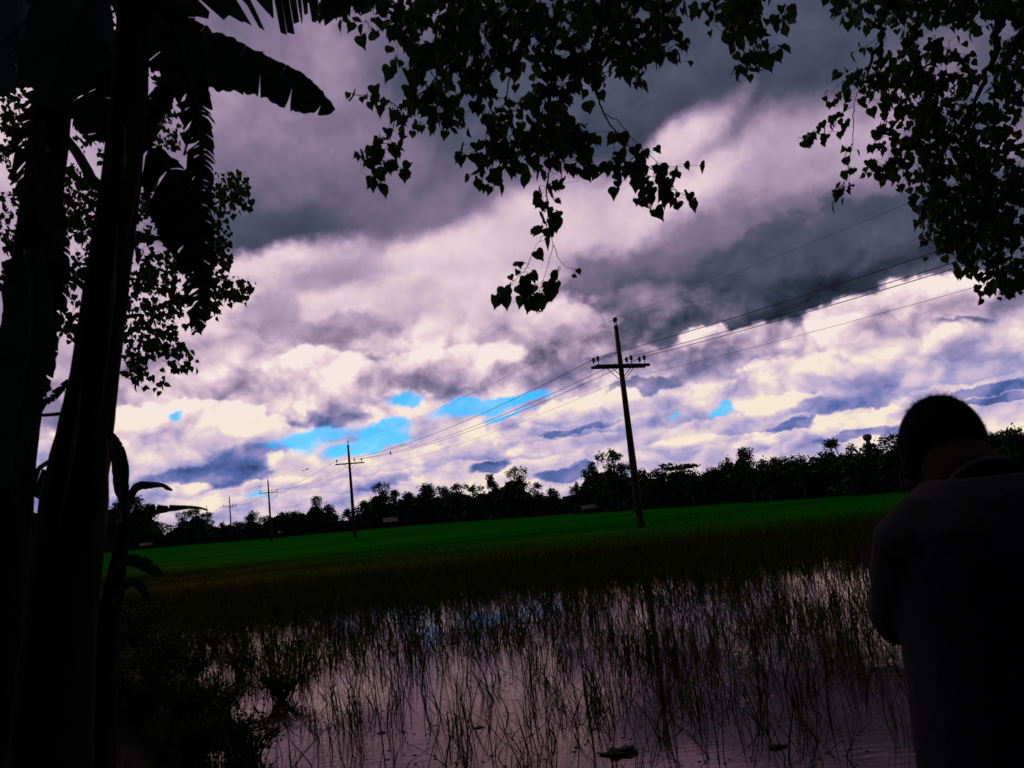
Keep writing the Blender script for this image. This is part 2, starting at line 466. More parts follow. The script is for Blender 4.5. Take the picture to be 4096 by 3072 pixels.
# ------------------------------------------------------------------ setting: ground, bank, water, field
def bank_h(x, y):
    """height of the dry bank on which the viewer, the person and the bananas stand"""
    # signed distance-ish: front edge y<5.4, and everything left of the line (-2.9,7.5)-(-11,22)
    d1 = 5.3 + .35 * math.sin(x * 1.3) - y
    nx, ny = -13.8, -6.9
    L = math.hypot(nx, ny)
    d2 = ((x + 2.25) * nx + (y - 7.2) * ny) / L - .1 + .35 * math.sin(y * 1.1 + x)
    k = max(d1, d2)
    t = min(1, max(0, (k + .35) / 1.3)); t = t * t * (3 - 2 * t)
    return -.4 + .9 * t + .05 * mnoise.noise((x * .8, y * .8, 0)) * (t + .1)

def grid(name, x0, x1, y0, y1, nx, ny, hf, m, **k):
    xs = np.linspace(x0, x1, nx); ys = np.linspace(y0, y1, ny)
    v = [(x, y, hf(x, y)) for y in ys for x in xs]
    f = [(j * nx + i, j * nx + i + 1, (j + 1) * nx + i + 1, (j + 1) * nx + i) for j in range(ny - 1) for i in range(nx - 1)]
    me = bpy.data.meshes.new(name); me.from_pydata(v, [], f)
    me.polygons.foreach_set('use_smooth', [True] * len(f)); me.update()
    return tag(link(name, me, None, m), **k)

M['bankmat'] = mat('dark_bank_soil', (.010, .008, .005), .95, .5, 1.5, .08, bump=.9, bscale=6)
grid('bank', -34, 24, -14, 26, 150, 110, bank_h, M['bankmat'], kind='structure')
grid('water', -90, 90, -2, 24.4, 2, 2, lambda x, y: 0.0, M['water'], kind='structure')
def field_h(x, y):
    e = min(1, max(0, (y - 23.2) / 1.6))
    return -.12 + .24 * e + .05 * mnoise.noise((x * .12, y * .12, 0)) * e
fx = [(-1 + 2 * i / 80) for i in range(81)]
yy = list(np.concatenate([np.linspace(23, 60, 38), np.geomspace(64, 3500, 40)]))
fv = []; ff = []
for y in yy:
    w = 60 + y * 1.1
    for a in fx: fv.append((a * w, y, field_h(a * w, y)))
for j in range(len(yy) - 1):
    for i in range(80): ff.append((j * 81 + i, j * 81 + i + 1, (j + 1) * 81 + i + 1, (j + 1) * 81 + i))
me = bpy.data.meshes.new('field'); me.from_pydata(fv, [], ff); me.update()
me.polygons.foreach_set('use_smooth', [True] * len(ff))
tag(link('field', me, None, M['field']), kind='structure')
grid('ground', -3000, 3000, -3000, 3500, 2, 2, lambda x, y: -.6, M['mud'], kind='structure')
# low earth ridge at the far side of the flooded plot
mb = MB()
pts = []
for i in range(60):
    t = i / 59
    x = -15 + t * 11
    pts.append((x, 23.9 + .25 * math.sin(x * .7) - .02 * x, -.17 + .04 * mnoise.noise((x * .9, 3, 0))))
mb.tube(pts, [.28 + .07 * mnoise.noise((p[0] * 1.7, 0, 0)) for p in pts], 10, True, .75)
tag(mb.build('earth_ridge', M['mud'], None, True), kind='structure')

# ------------------------------------------------------------------ blades: rice stalks in water, weeds, rice
def blades(name, P, H, Wd, lean, m, label, cat='grass', bend=.5, kinked=0.0):
    """P (N,3) bases, H heights, Wd widths, lean (N,2) horizontal offset of tips"""
    n = len(P)
    T = np.array([0, .4, .75, 1.0]); wf = np.array([1, .9, .6, 0])
    ang = nr.uniform(0, math.pi, n)
    # blades mostly show their flat side to some direction
    sd_ = np.stack([np.cos(ang), np.sin(ang), np.zeros(n)], 1)
    V = np.zeros((n, 7, 3))
    kink = np.where(nr.random(n) < kinked, nr.uniform(.3, 1.3, n), 0.0)
    for k, t in enumerate(T):
        kx = kink * max(0.0, t - .45) * 1.8
        hz = (t * H - kx * H) * (1 - .35 * (np.hypot(lean[:, 0], lean[:, 1]) / np.maximum(H, .01)).clip(0, 1.2) * t)
        c = P + np.stack([lean[:, 0] * t ** (1 + bend) + kx * H * np.cos(ang), lean[:, 1] * t ** (1 + bend) + kx * H * np.sin(ang) * .6, hz], 1)
        w = (Wd * wf[k] * .5)[:, None] * sd_
        if k < 3:
            V[:, 2 * k] = c - w; V[:, 2 * k + 1] = c + w
        else: V[:, 6] = c
    tri = np.array([[0, 1, 3], [0, 3, 2], [2, 3, 5], [2, 5, 4], [4, 5, 6]])
    F = (np.arange(n)[:, None, None] * 7 + tri[None]).reshape(-1)
    me = np_mesh(name, V.reshape(-1, 3), F, 3)
    return tag(link(name, me, None, m), kind='stuff', label=label, cat=cat)

def in_bank(x, y): return bank_h(x, y) > -.02

def patch(x, y): return mnoise.noise((x * .35, y * .35, 7.3))

def stalk_field():
    P = []; H = []; Wd = []; L = []
    zones = [(6.4, 8.5, 10.0), (8.5, 10.5, 16), (10.5, 12.5, 22), (12.5, 14.5, 26), (14.5, 17, 31), (17, 20, 30), (20, 24, 34)]
    for y0, y1, dens in zones:
        area = (y1 - y0) * (y0 + y1) * .78
        for _ in range(int(area * dens)):
            y = rng.uniform(y0, y1); x = rng.uniform(-.80, .76) * y
            if in_bank(x, y): continue
            pt = patch(x, y)
            if rng.random() > .70 + pt * .8 + (.08 if x > 0 else 0.0): continue
            nb = rng.randint(4, 8) if y < 14 else rng.randint(3, 6)
            hh = rng.uniform(.40, .92) if y < 12 else (rng.uniform(.36, .66) if y < 15 else rng.uniform(.38, .6))
            dirx = rng.gauss(-.03, .10)
            for b in range(nb):
                h = hh * rng.uniform(.45, 1.1)
                a = rng.uniform(0, 6.283); s = abs(rng.gauss(.12, .15)) * h / .4
                if rng.random() < .28: s *= rng.uniform(1.8, 4.0); h *= rng.uniform(.45, .85)
                P.append((x + rng.gauss(0, .035), y + rng.gauss(0, .035), -.06)); H.append(h + .06)
                Wd.append(rng.uniform(.007, .016) * (1 if y < 14 else 1.25))
                L.append((math.cos(a) * s + dirx, math.sin(a) * s))
    blades('rice_stalks', np.array(P), np.array(H), np.array(Wd), np.array(L), M['stalk'],
           'thin dark rice stalks standing in the flooded plot', bend=.35, kinked=.16)
    return len(P)
stalk_field()

def band(name, y0, y1, n, h, w, m, label, z=.1, ridge=True):
    y = nr.uniform(y0 ** .5, y1 ** .5, n) ** 2; x = nr.uniform(-.82, .80, n) * y
    H = nr.uniform(h * .55, h * 1.1, n); Wd = nr.uniform(w * .6, w * 1.2, n)
    zz = np.where(y < 24.6, -.02, z)
    keep = np.array([bank_h(a, b) < .0 if b < 26 else True for a, b in zip(x, y)])
    P = np.stack([x, y, zz], 1)[keep]
    k = keep.sum()
    blades(name, P, H[keep], Wd[keep], nr.normal(0, .12, (k, 2)) * (h / .4), m, label)
band('weeds', 20.0, 31, 50000, .44, .013, M['stalk'], 'olive brown weeds and grass between the flooded plot and the green rice')
band('rice_crop_edge', 26, 60, 60000, .15, .018, M['field'], 'young green rice growing across the wide field')

# floating bits of weed on the near water
mb = MB()
for _ in range(1500):
    y = rng.uniform(6.3, 10.5); x = rng.uniform(-.62, .55) * y
    if in_bank(x, y): continue
    if mnoise.noise((x * .9, y * 2.4, 1.7)) < .05 + (y - 6.5) * .05: continue
    a = rng.uniform(0, 6.28); r = rng.uniform(.006, .020)
    n = 6
    mb.add([(x + r * math.cos(a + k * 6.283 / n) * rng.uniform(.6, 1.5), y + r * math.sin(a + k * 6.283 / n) * rng.uniform(.6, 1.3), .003 + .002 * rng.random()) for k in range(n)],
           [tuple(range(n))])
tag(mb.build('floating_weed', M['weed'], None), kind='stuff', label='small flecks of weed floating on the near water', cat='water weed')
# mud clods breaking the surface
def clod(px, py, dist_z, size, label):
    # intersect the pixel ray with the water plane
    v = Fv * FPX + Rv * (px - 2048) - Uv * (py - 1536)
    t = -CAMH / v.z
    c = Vector((0, 0, CAMH)) + v * t
    m_ = MB(); m_.ball((0, 0, 0), (size * 1.3, size * .8, size * .38), 30, 18)
    vv = []
    for p in m_.v:
        d = 1 + .7 * mnoise.noise((p[0] * 2.2 / size, p[1] * 2.2 / size, p[2] * 2.2 / size + px)) + .25 * mnoise.noise((p[0] * 6 / size, p[1] * 6 / size, p[2] * 6 / size + px))
        vv.append((p[0] * d, p[1] * d, p[2] * d))
    m_.v = vv
    o = m_.build('mud_clod', M['mud'], None, True)
    o.location = (c.x, c.y, size * .04)
    tag(o, label, 'mud clod', 'mud clods in the water')
clod(2475, 3015, 0, .10, 'largest dark mud clod, at the bottom edge between the stalk clumps')
clod(3108, 2990, 0, .05, 'small dark mud clod in the water left of the person')
clod(1915, 2912, 0, .035, 'tiny mud lump in the water near the middle of the bottom edge')
clod(1530, 2932, 0, .03, 'tiny mud lump in the water right of the leafy weeds')

# ------------------------------------------------------------------ tree line
TL = [(250, 360), (400, 350), (700, 300), (1000, 225), (1500, 185), (2000, 130), (2560, 92), (3100, 72), (3600, 60), (4200, 50)]
def edge_dist(px):
    for (a, da), (b, db) in zip(TL, TL[1:]):
        if px <= b: return da + (db - da) * max(0, (px - a)) / (b - a)
    return TL[-1][1]
def horizon_y(px):
    v = Fv * FPX + Rv * (px - 2048)
    # solve (v - U*dy).z = 0
    return 1536 + v.z / Uv.z

def leaf_cloud(blobs_, n, size, seed, flat=.7):
    """many small leaf faces spread through the lumps of a crown"""
    r = np.random.default_rng(seed)
    vol = np.array([b[3] * b[4] * b[5] for b in blobs_]) ** .75; vol = vol / vol.sum()
    idx = r.choice(len(blobs_), n, p=vol)
    B = np.array(blobs_)[idx]
    d = r.normal(size=(n, 3)); d /= np.linalg.norm(d, axis=1)[:, None]
    rr = r.uniform(0.25, 1.0, n) ** .5 * (1 + .30 * r.normal(size=n))
    c = B[:, :3] + d * rr[:, None] * B[:, 3:6]
    a = r.normal(size=(n, 3)); a /= np.linalg.norm(a, axis=1)[:, None]
    b = np.cross(a, r.normal(size=(n, 3))); b /= np.linalg.norm(b, axis=1)[:, None]
    s = size * r.uniform(.55, 1.25, n)[:, None]
    V = np.stack([c - a * s * .5, c + b * s * .32, c + a * s * .5, c - b * s * .32], 1)
    return V.reshape(-1, 3), np.arange(n * 4)

def proto(kind, seed):
    """unit-height tree meshes: (trunk mesh, crown mesh)"""
    r = random.Random(seed)
    tr = MB(); bl = []
    if kind == 'tall':      # slender tree, crown in uneven tufts over the upper half
        for k in range(13):
            z = r.uniform(.40, .93); w = .16 * (1.1 - z) + .07
            bl.append((r.gauss(0, .06), r.gauss(0, .06), z, w * r.uniform(.45, .8), w * r.uniform(.45, .8), r.uniform(.06, .115)))
        bl.append((0.01, 0, .94, .05, .05, .06)); n, sz = 2200, .036
    elif kind == 'wide':    # one round uneven crown
        for k in range(11):
            a = r.uniform(0, 6.28); q_ = r.uniform(0, .26)
            bl.append((math.cos(a) * q_, math.sin(a) * q_, r.uniform(.45, .84), r.uniform(.09, .16), r.uniform(.09, .16), r.uniform(.10, .16)))
        n, sz = 2000, .05
    elif kind == 'forked':  # two leaders with a gap between
        for sgn in (-1, 1):
            hh = 1.0 if sgn > 0 else .84
            for k in range(6):
                z = r.uniform(.5, .95) * hh
                bl.append((sgn * .13 + r.gauss(0, .05), r.gauss(0, .06), z, r.uniform(.05, .09), r.uniform(.05, .09), r.uniform(.07, .11)))
        n, sz = 2200, .036
    elif kind == 'flat':    # umbrella top on a bare stem
        for k in range(9):
            a = k * .7; q_ = r.uniform(.05, .34)
            bl.append((math.cos(a) * q_, math.sin(a) * q_, .93 - q_ * .45 + r.uniform(-.02, .02), .13, .13, .035))
        n, sz = 700, .045
    else:                   # bush
        for k in range(9):
            a = r.uniform(0, 6.28); q_ = r.uniform(0, .5)
            bl.append((math.cos(a) * q_, math.sin(a) * q_, r.uniform(.22, .80), r.uniform(.2, .34), r.uniform(.2, .34), r.uniform(.14, .2)))
        n, sz = 1300, .085
    lean = r.uniform(-.03, .03)
    base_top = .55 if kind in ('tall', 'forked') else (.5 if kind == 'wide' else (.85 if kind == 'flat' else .3))
    tr.tube([(0, 0, -.02), (lean * .5, 0, base_top * .5), (lean, 0, base_top), (lean * 1.3, 0, base_top + .2 if kind != 'flat' else .9)],
            [.019, .014, .010, .005], 7)
    for b in bl[:8]:
        tr.tube([(lean * .8, 0, min(base_top, b[2] - .04)), ((b[0] + lean) * .55, b[1] * .55, b[2] * .96 - .02), (b[0], b[1], b[2])], [.008, .005, .002], 5)
    V, F = leaf_cloud(bl, n, sz, seed)
    return tr.mesh('trunk', True), np_mesh('crown', V, F, 4)

PR = {}
for kd, sds in (('tall', (1, 2, 3, 4)), ('wide', (5, 6, 7)), ('forked', (8, 9)), ('flat', (10,)), ('bush', (11, 12, 13))):
    PR[kd] = [proto(kd, s_) for s_ in sds]
_cm = {}
def crown_mesh(kd, i, mk):
    key = (kd, i, mk)
    if key not in _cm:
        me_ = PR[kd][i][1].copy() if any(k[:2] == (kd, i) for k in _cm) else PR[kd][i][1]
        me_.materials.clear(); me_.materials.append(M[mk])
        _cm[key] = me_
    return _cm[key]
for kd in PR:
    for t_, c_ in PR[kd]: t_.materials.append(M['far_bark'])

NAMES = {'tall': 'slender_tree', 'wide': 'round_tree', 'forked': 'forked_tree', 'flat': 'umbrella_tree', 'bush': 'bush'}
def far_tree(px, top, kind, back, wf, label, mk='far_leaf', group='trees along the far edge of the rice field'):
    d = edge_dist(px) + back
    p = W(px, top, d)
    h = p.z
    x = W(px, horizon_y(px), d).x
    i = rng.randrange(len(PR[kind]))
    # roots stay on the ground straight below the top
    root = empty(NAMES[kind], (p.x, d, .05), rng.uniform(0, 6.28))
    root.scale = (h * wf, h * wf, h)
    tr_, cr_ = PR[kind][i]
    link('trunk', tr_, root); link('crown', crown_mesh(kind, i, mk), root)
    tag(root, label, 'bush' if kind == 'bush' else 'tree', group)
    return root

FT = [
 # px, top y, kind, metres behind the field edge, width factor, label, foliage
 (455, 2000, 'wide', 0, 1.3, 'broad dark tree right behind the big banana stem, left end of the tree line', 'far_leaf2'),
 (545, 1985, 'tall', 2, 1.7, 'tall brownish tree showing above the curled banana leaf at the left', 'far_leaf2'),
 (600, 2010, 'tall', 4, 1.6, 'tall thin-crowned tree just right of the tall brownish tree at the left end', 'far_leaf2'),
 (655, 2095, 'bush', 0, 1.0, 'low dark tree at the foot of the left-end group, above the arching banana leaf', 'far_leaf'),
 (735, 2045, 'tall', 5, 1.3, 'leftmost of the three see-through trees left of the small third pole', 'far_leaf2'),
 (775, 2032, 'tall', 2, 1.3, 'middle of the three see-through trees left of the small third pole', 'far_leaf'),
 (825, 2048, 'tall', 4, 1.4, 'rightmost of the three see-through trees left of the small third pole', 'far_leaf'),
 (890, 2085, 'wide', 0, 1.0, 'low round tree at the foot of the fourth pole from the right', 'far_leaf3'),
 (950, 2078, 'wide', 3, 1.1, 'low round tree between the two smallest clear poles', 'far_leaf'),
 (1010, 2042, 'tall', 2, 1.6, 'tufted tree between the fourth and third poles from the right', 'far_leaf'),
 (1060, 2055, 'wide', 4, 1.0, 'dark round tree right behind the third pole from the right', 'far_leaf3'),
 (1135, 2042, 'wide', 0, 1.2, 'dark rounded tree right of the third pole from the right', 'far_leaf3'),
 (1180, 2040, 'wide', 3, 1.0, 'small rounded tree left of the tall crown midway between second and third poles', 'far_leaf'),
 (1262, 1985, 'tall', 2, 1.2, 'tall open-crowned tree midway between the second and third poles', 'far_leaf'),
 (1320, 2012, 'wide', 5, 1.2, 'dark green tree leaning on the right side of the open-crowned tree before the second pole', 'far_leaf3'),
 (1390, 2030, 'wide', 0, 1.1, 'dark tree just left of the second pole', 'far_leaf3'),
 (1460, 1995, 'wide', 4, 1.2, 'flat-topped green tree just right of the second pole', 'far_leaf3'),
 (1520, 1930, 'tall', 2, 1.2, 'tall brownish tree, first of the pair right of the second pole', 'far_leaf2'),
 (1578, 1955, 'tall', 4, 1.5, 'shorter brownish tree, second of the pair right of the second pole', 'far_leaf2'),
 (1640, 1962, 'wide', 2, 1.2, 'dark tree on the right of the brownish pair, above the small hut', 'far_leaf3'),
 (1712, 1928, 'wide', 2, 1.2, 'round dark crown standing highest between the small hut and the middle of the line', 'far_leaf3'),
 (1775, 1945, 'tall', 4, 1.5, 'thin tree just right of the round dark crown above the field middle', 'far_leaf'),
 (1832, 1932, 'tall', 2, 1.4, 'thin brownish tree with a small pointed top left of the field middle', 'far_leaf2'),
 (1895, 1940, 'tall', 0, 1.6, 'dark tree with a domed top left of the two-tufted pair', 'far_leaf'),
 (1972, 1892, 'forked', 2, 1.1, 'brown feathery tree, left of the two-tufted pair at the middle', 'far_leaf2'),
 (2062, 1868, 'tall', 3, 1.25, 'taller feathery tree, right of the two-tufted pair at the middle', 'far_leaf2'),
 (2130, 1935, 'forked', 2, 1.4, 'short brownish forked tree right of the taller feathery tree', 'far_leaf2'),
 (2215, 1948, 'wide', 0, 1.3, 'low flat dark tree in the dip right of the middle', 'far_leaf3'),
 (2305, 1925, 'tall', 4, .8, 'very thin small tree sticking up alone left of the tall green pair', 'far_leaf'),
 (2365, 1843, 'tall', 2, 1.15, 'lower left one of the tall green pair left of the nearest pole', 'far_leaf'),
 (2440, 1798, 'tall', 0, 1.35, 'tallest tree, full green crown just left of the nearest pole', 'far_leaf'),
 (2490, 1850, 'tall', 3, 1.2, 'green shoulder tree between the tallest tree and the nearest pole', 'far_leaf'),
 (2575, 1872, 'wide', 2, 1.2, 'dark brownish tree right behind the nearest pole', 'far_leaf2'),
 (2625, 1868, 'wide', 1, 1.1, 'round dark tree first to the right of the nearest pole', 'far_leaf3'),
 (2700, 1838, 'flat', 0, 1.5, 'umbrella-shaped tree with a see-through crown right of the nearest pole', 'far_leaf3'),
 (2770, 1868, 'bush', 2, 1.0, 'small spiky tree right of the umbrella-shaped tree', 'far_leaf3'),
 (2868, 1850, 'wide', 1, 1.1, 'dark square-topped tree left of the pointed tree', 'far_leaf3'),
 (2905, 1830, 'tall', 4, 1.2, 'thin tuft of a tree left of the pointed tree', 'far_leaf'),
 (2968, 1786, 'tall', 0, 1.3, 'pointed dark tree with a pale trunk, highest right of the umbrella-shaped tree', 'far_leaf'),
 (3035, 1834, 'wide', 3, 1.1, 'rounded tree just right of the pointed tree', 'far_leaf'),
 (3090, 1832, 'tall', 1, 1.6, 'light-crowned tree with a gap beside it, right of the pointed tree', 'far_leaf2'),
 (3148, 1812, 'wide', 2, 1.3, 'dense dark dome of a tree with a leaning pale trunk', 'far_leaf3'),
 (3235, 1825, 'bush', 3, 1.3, 'ragged dark bushy tree right of the dense dome', 'far_leaf3'),
 (3290, 1802, 'bush', 1, 1.3, 'flat spreading tree before the round tree near the tower', 'far_leaf3'),
 (3352, 1757, 'forked', 4, 1.4, 'round two-lobed tree standing above the rest left of the tower', 'far_leaf'),
 (3425, 1783, 'bush', 1, 1.2, 'arching leafy clump at the foot of the tower, left side', 'far_leaf3'),
 (3500, 1766, 'wide', 2, 1.3, 'dark dome of leaves just right of the tower', 'far_leaf3'),
 (3575, 1738, 'tall', 0, 1.7, 'branchy dark tree touching the left side of the head of the person', 'far_leaf3'),
 (3660, 1760, 'wide', 3, 1.4, 'dark tree mostly hidden behind the head of the person', 'far_leaf3'),
 (3960, 1728, 'wide', 1, 1.3, 'dark tree showing right of the head of the person', 'far_leaf3'),
 (4010, 1718, 'tall', 4, 1.8, 'tall dark tree between the person and the right edge', 'far_leaf3'),
 (4080, 1703, 'wide', 0, 1.4, 'dark tree at the right edge behind the shoulder', 'far_leaf3'),
]
for (px, top, kd, bk, wf, lab, mk) in FT:
    far_tree(px, top, kd, bk, wf, lab, mk)
# young trees at the very edge of the field with thin pale trunks
M['pale_bark'] = mat('pale_bark', (.20, .17, .12), .9, .3, 3, .05)
pale = []
for k in range(3):
    t_, c_ = proto('tall', 90 + k)
    t_.materials.append(M['pale_bark']); c_.materials.append(M['far_leaf3'])
    pale.append((t_, c_))
for k, (px, top, lab) in enumerate([(1935, 1965, 'thin pale-trunked tree in front of the wood under the brown feathery tree'), (2290, 1950, 'thin pale-trunked tree in front of the wood left of the tall green pair'),
        (2460, 1900, 'thin pale-trunked tree standing in front of the tallest tree'), (2762, 1905, 'thin pale-trunked tree in front of the wood under the umbrella-shaped tree'),
        (3000, 1870, 'thin pale-trunked tree in front of the pointed tree'), (3035, 1880, 'thin pale-trunked tree just right of the one before the pointed tree'), (3205, 1870, 'slanting pale-trunked tree in front of the dense dome')]):
    d = edge_dist(px) - 3.0
    p = W(px, top, d)
    root = empty('slender_tree', (p.x, d, .05), rng.uniform(0, 6.28))
    root.scale = (p.z * 1.1, p.z * 1.1, p.z)
    t_, c_ = pale[k % 3]
    link('trunk', t_, root); link('crown', c_, root)
    tag(root, lab, 'tree', 'trees along the far edge of the rice field')

# the wood behind them: one dark mass of undergrowth and lower crowns
def skyline(px):
    pts_ = sorted([(a[0], a[1]) for a in FT])
    if px <= pts_[0][0]: return pts_[0][1]
    for (a, ya), (b, yb) in zip(pts_, pts_[1:]):
        if px <= b: return ya + (yb - ya) * (px - a) / (b - a)
    return pts_[-1][1]
def woodland():
    r = np.random.default_rng(77)
    cs = []; ss = []
    n = 60000
    pxs = r.uniform(-350, 4400, n)
    for px in pxs:
        d = edge_dist(px) + r.uniform(0, 10)
        sy = skyline(px) + 38 + 40 * mnoise.noise((px * .012, 1.3, 0)) 
        top = W(px, max(sy, skyline(px) - 5), d).z
        top = max(top, .6)
        z = r.uniform(0, 1) ** .8 * top * (.86 + .16 * mnoise.noise((px * .05, 9, 0)))
        y0 = horizon_y(px)
        p = W(px, y0, d)
        cs.append((p.x - .09 * 0, d, z)); ss.append(d * .0032 * r.uniform(.6, 1.4) + .06)
    c = np.array(cs); s_ = np.array(ss)[:, None]
    a = r.normal(size=(n, 3)); a /= np.linalg.norm(a, axis=1)[:, None]
    b = np.cross(a, r.normal(size=(n, 3))); b /= np.linalg.norm(b, axis=1)[:, None]
    V = np.stack([c - a * s_, c + b * s_ * .7, c + a * s_, c - b * s_ * .7], 1).reshape(-1, 3)
    me_ = np_mesh('woodland', V, np.arange(n * 4), 4)
    return tag(link('woodland', me_, None, M['far_leaf3']), kind='stuff', label='dark mass of undergrowth and lower trees behind the rice field', cat='woodland')
woodland()

# ------------------------------------------------------------------ huts, tower
def hut(px, pyb, d_extra, w, h, label, wall='hutwall', rz=.2):
    d = edge_dist(px) + d_extra
    x = W(px, horizon_y(px), d).x
    root = empty('hut', (x, d, .05), rz)
    m_ = MB(); m_.box((0, 0, h * .31), (w, w * .7, h * .62)); m_.build('wall', M[wall], root)
    m_ = MB(); m_.box((0, -w * .352, h * .26), (w * .2, .04, h * .46)); m_.build('door', M['far_bark'], root)
    r_ = MB()
    r_.add([(-w * .62, -w * .5, h * .58), (w * .62, -w * .5, h * .58), (w * .62, 0, h), (-w * .62, 0, h), (-w * .62, w * .5, h * .58), (w * .62, w * .5, h * .58),
            (-w * .62, -w * .5, h * .54), (w * .62, -w * .5, h * .54), (w * .62, 0, h * .95), (-w * .62, 0, h * .95), (-w * .62, w * .5, h * .54), (w * .62, w * .5, h * .54)],
           [(0, 1, 2, 3), (3, 2, 5, 4), (7, 6, 9, 8), (8, 9, 10, 11), (0, 6, 7, 1), (4, 5, 11, 10), (0, 3, 9, 6), (3, 4, 10, 9), (1, 7, 8, 2), (2, 8, 11, 5)])
    r_.build('roof', M['roof'], root)
    tag(root, label, 'hut', 'huts at the edge of the rice field')
hut(1562, 2105, -4, 2.6, 2.1, 'small brown hut with a pale roof at the field edge below the round dark crown')
hut(1152, 2128, 2, 4.0, 1.9, 'long low hut in the shade right of the third pole from the right')
hut(2352, 2040, -2, 1.8, 1.1, 'low hut with a pale roof line under the tall green pair of trees')
hut(3150, 1975, 5, 3.4, 1.1, 'long pale-walled low building half hidden under the dense dome tree', 'whitewall')
hut(590, 2165, -6, 4.0, 2.4, 'small hut under the tall trees at the left end of the field')

td = 150.0
tp = W(3467, 1738, td)
root = empty('water_tower', (tp.x, td, 0), 0)
H_ = tp.z
m_ = MB()
for k in range(4):
    a = math.pi / 4 + k * math.pi / 2
    m_.tube([(math.cos(a) * .75, math.sin(a) * .75, 0), (math.cos(a) * .42, math.sin(a) * .42, H_ - 1.5)], .09, 6)
for z in np.linspace(1, H_ - 2, 7):
    for k in range(4):
        a = math.pi / 4 + k * math.pi / 2; b = a + math.pi / 2; q_ = .75 - .33 * z / (H_ - 1.5)
        m_.tube([(math.cos(a) * q_, math.sin(a) * q_, z), (math.cos(b) * q_, math.sin(b) * q_, z + .7)], .04, 4)
m_.box((0, 0, H_ - 1.55), (.55, .55, 1.5))
m_.build('tower', M['towerleg'], root)
m_ = MB(); m_.lathe((0, 0, H_ - 1.25), [(.18, 0), (.62, .25), (.78, .65), (.74, 1.1), (.45, 1.3), (.1, 1.36)], 14); m_.build('tank', M['tank'], root, True)
for sx in (-1, 1):
    m_ = MB(); m_.lathe((sx * .78, -.1, H_ - 2.1), [(.1, 0), (.32, .12), (.36, .3), (.1, .42)], 10)
    m_.tube([(0, 0, H_ - 2.0), (sx * .78, -.1, H_ - 1.95)], .06, 5); m_.build('dish', M['steel'], root, True)
tag(root, 'narrow reddish-topped water tower rising above the trees left of the head of the person', 'water tower')

# ------------------------------------------------------------------ power line
P1 = Vector((6.309, 47.3, 0)); DP = Vector((-27.54, 57.02, 0))
PH, AH = 11.671, 9.283
ldir = DP.normalized(); perp = Vector((ldir.y, -ldir.x, 0))
lz = math.atan2(ldir.y, ldir.x) - math.pi / 2      # local +Y runs along the line, +X across it
OFFS = (-1.62, .60, 1.50)
def insulator(x, y, z, s=1.0):
    m_ = MB()
    m_.lathe((x, y, z), [(.022, -.02), (.022, .20), (.055, .21), (.115, .25), (.06, .28), (.06, .30), (.13, .33), (.07, .37), (.07, .40), (.10, .43), (.05, .49), (.02, .50)], 12)
    return m_
def make_pole(double):
    root = empty('utility_pole')
    m_ = MB(); m_.tube([(0, 0, -.3), (0, 0, 3), (0, 0, 7), (0, 0, PH)], [.235, .21, .165, .12], 14)
    m_.build('shaft', M['pole'], root, True)
    ys = (-.24, .24) if double else (-.19,)
    for y in ys:
        m_ = MB(); m_.box((0, y, AH), (3.62, .12, .16)); m_.build('crossarm', M['pole'], root)
        for sg in (-1, 1):
            b_ = MB(); b_.tube([(sg * .10, y * .8, AH - .72), (sg * .78, y, AH - .08)], .022, 5); b_.build('brace', M['steel'], root)
        for ox in OFFS:
            insulator(ox, y, AH + .08).build('insulator', M['porcelain'], root, True)
        insulator(0, y * .35, PH, 1).build('insulator', M['porcelain'], root, True)
    return root
def copy_tree(o, parent=None):
    c = o.copy(); C.objects.link(c); c.parent = parent
    for ch in list(o.children): copy_tree(ch, c)
    return c
pd = make_pole(True)
pd.location = P1; pd.rotation_euler = (0, 0, lz)
grp = 'wooden utility poles across the rice field'
tag(pd, 'nearest and tallest utility pole with a double crossarm, right of the middle', 'utility pole', grp)
ps = make_pole(False)
labs = {1: 'second largest utility pole, between the nearest pole and the left trees', 2: 'third utility pole, middle sized, left of the second one',
        3: 'fourth utility pole, small, just left of the third', 4: 'fifth utility pole, tiny, its top showing at the tip of the arching banana leaf',
        7: 'farthest tiny utility pole in the gap between the far left trees'}
first = True
for i in (1, 2, 3, 4, 7):
    o = ps if first else copy_tree(ps)
    first = False
    o.location = P1 + DP * i; o.rotation_euler = (0, 0, lz)
    tag(o, labs[i], 'utility pole', grp)

def wire(ox, z, r, label, sag=.9, extra_back=1.0):
    m_ = MB()
    nodes = [P1 - DP * 1.0 + perp * ox + Vector((0, 0, z))] + [P1 + DP * i + perp * ox + Vector((0, 0, z)) for i in range(0, 8)]
    pts = []; rs = []
    for a, b in zip(nodes, nodes[1:]):
        for k in range(16):
            t = k / 16
            p = a.lerp(b, t); p.z -= sag * 4 * t * (1 - t)
            pts.append(p); rs.append(r)
    pts.append(nodes[-1]); rs.append(r)
    m_.tube(pts, rs, 5)
    return tag(m_.build('power_wire', M['wire'], None), label, 'wire', 'wires of the power line')
wire(0, PH + .42, .008, 'thin topmost wire running over the very tops of the poles', .8)
wire(OFFS[0], AH + .50, .017, 'upper thick wire held by the left insulators of the crossarms', 1.0)
wire(OFFS[1], AH + .50, .017, 'middle thick wire held by the insulators just right of the pole shafts', 1.0)
wire(OFFS[2], AH + .50, .017, 'lower thick wire held by the insulators at the right crossarm tips', 1.0)
wire(.16, 8.55, .008, 'faint lowest wire passing the pole shafts below the crossarms', .9)

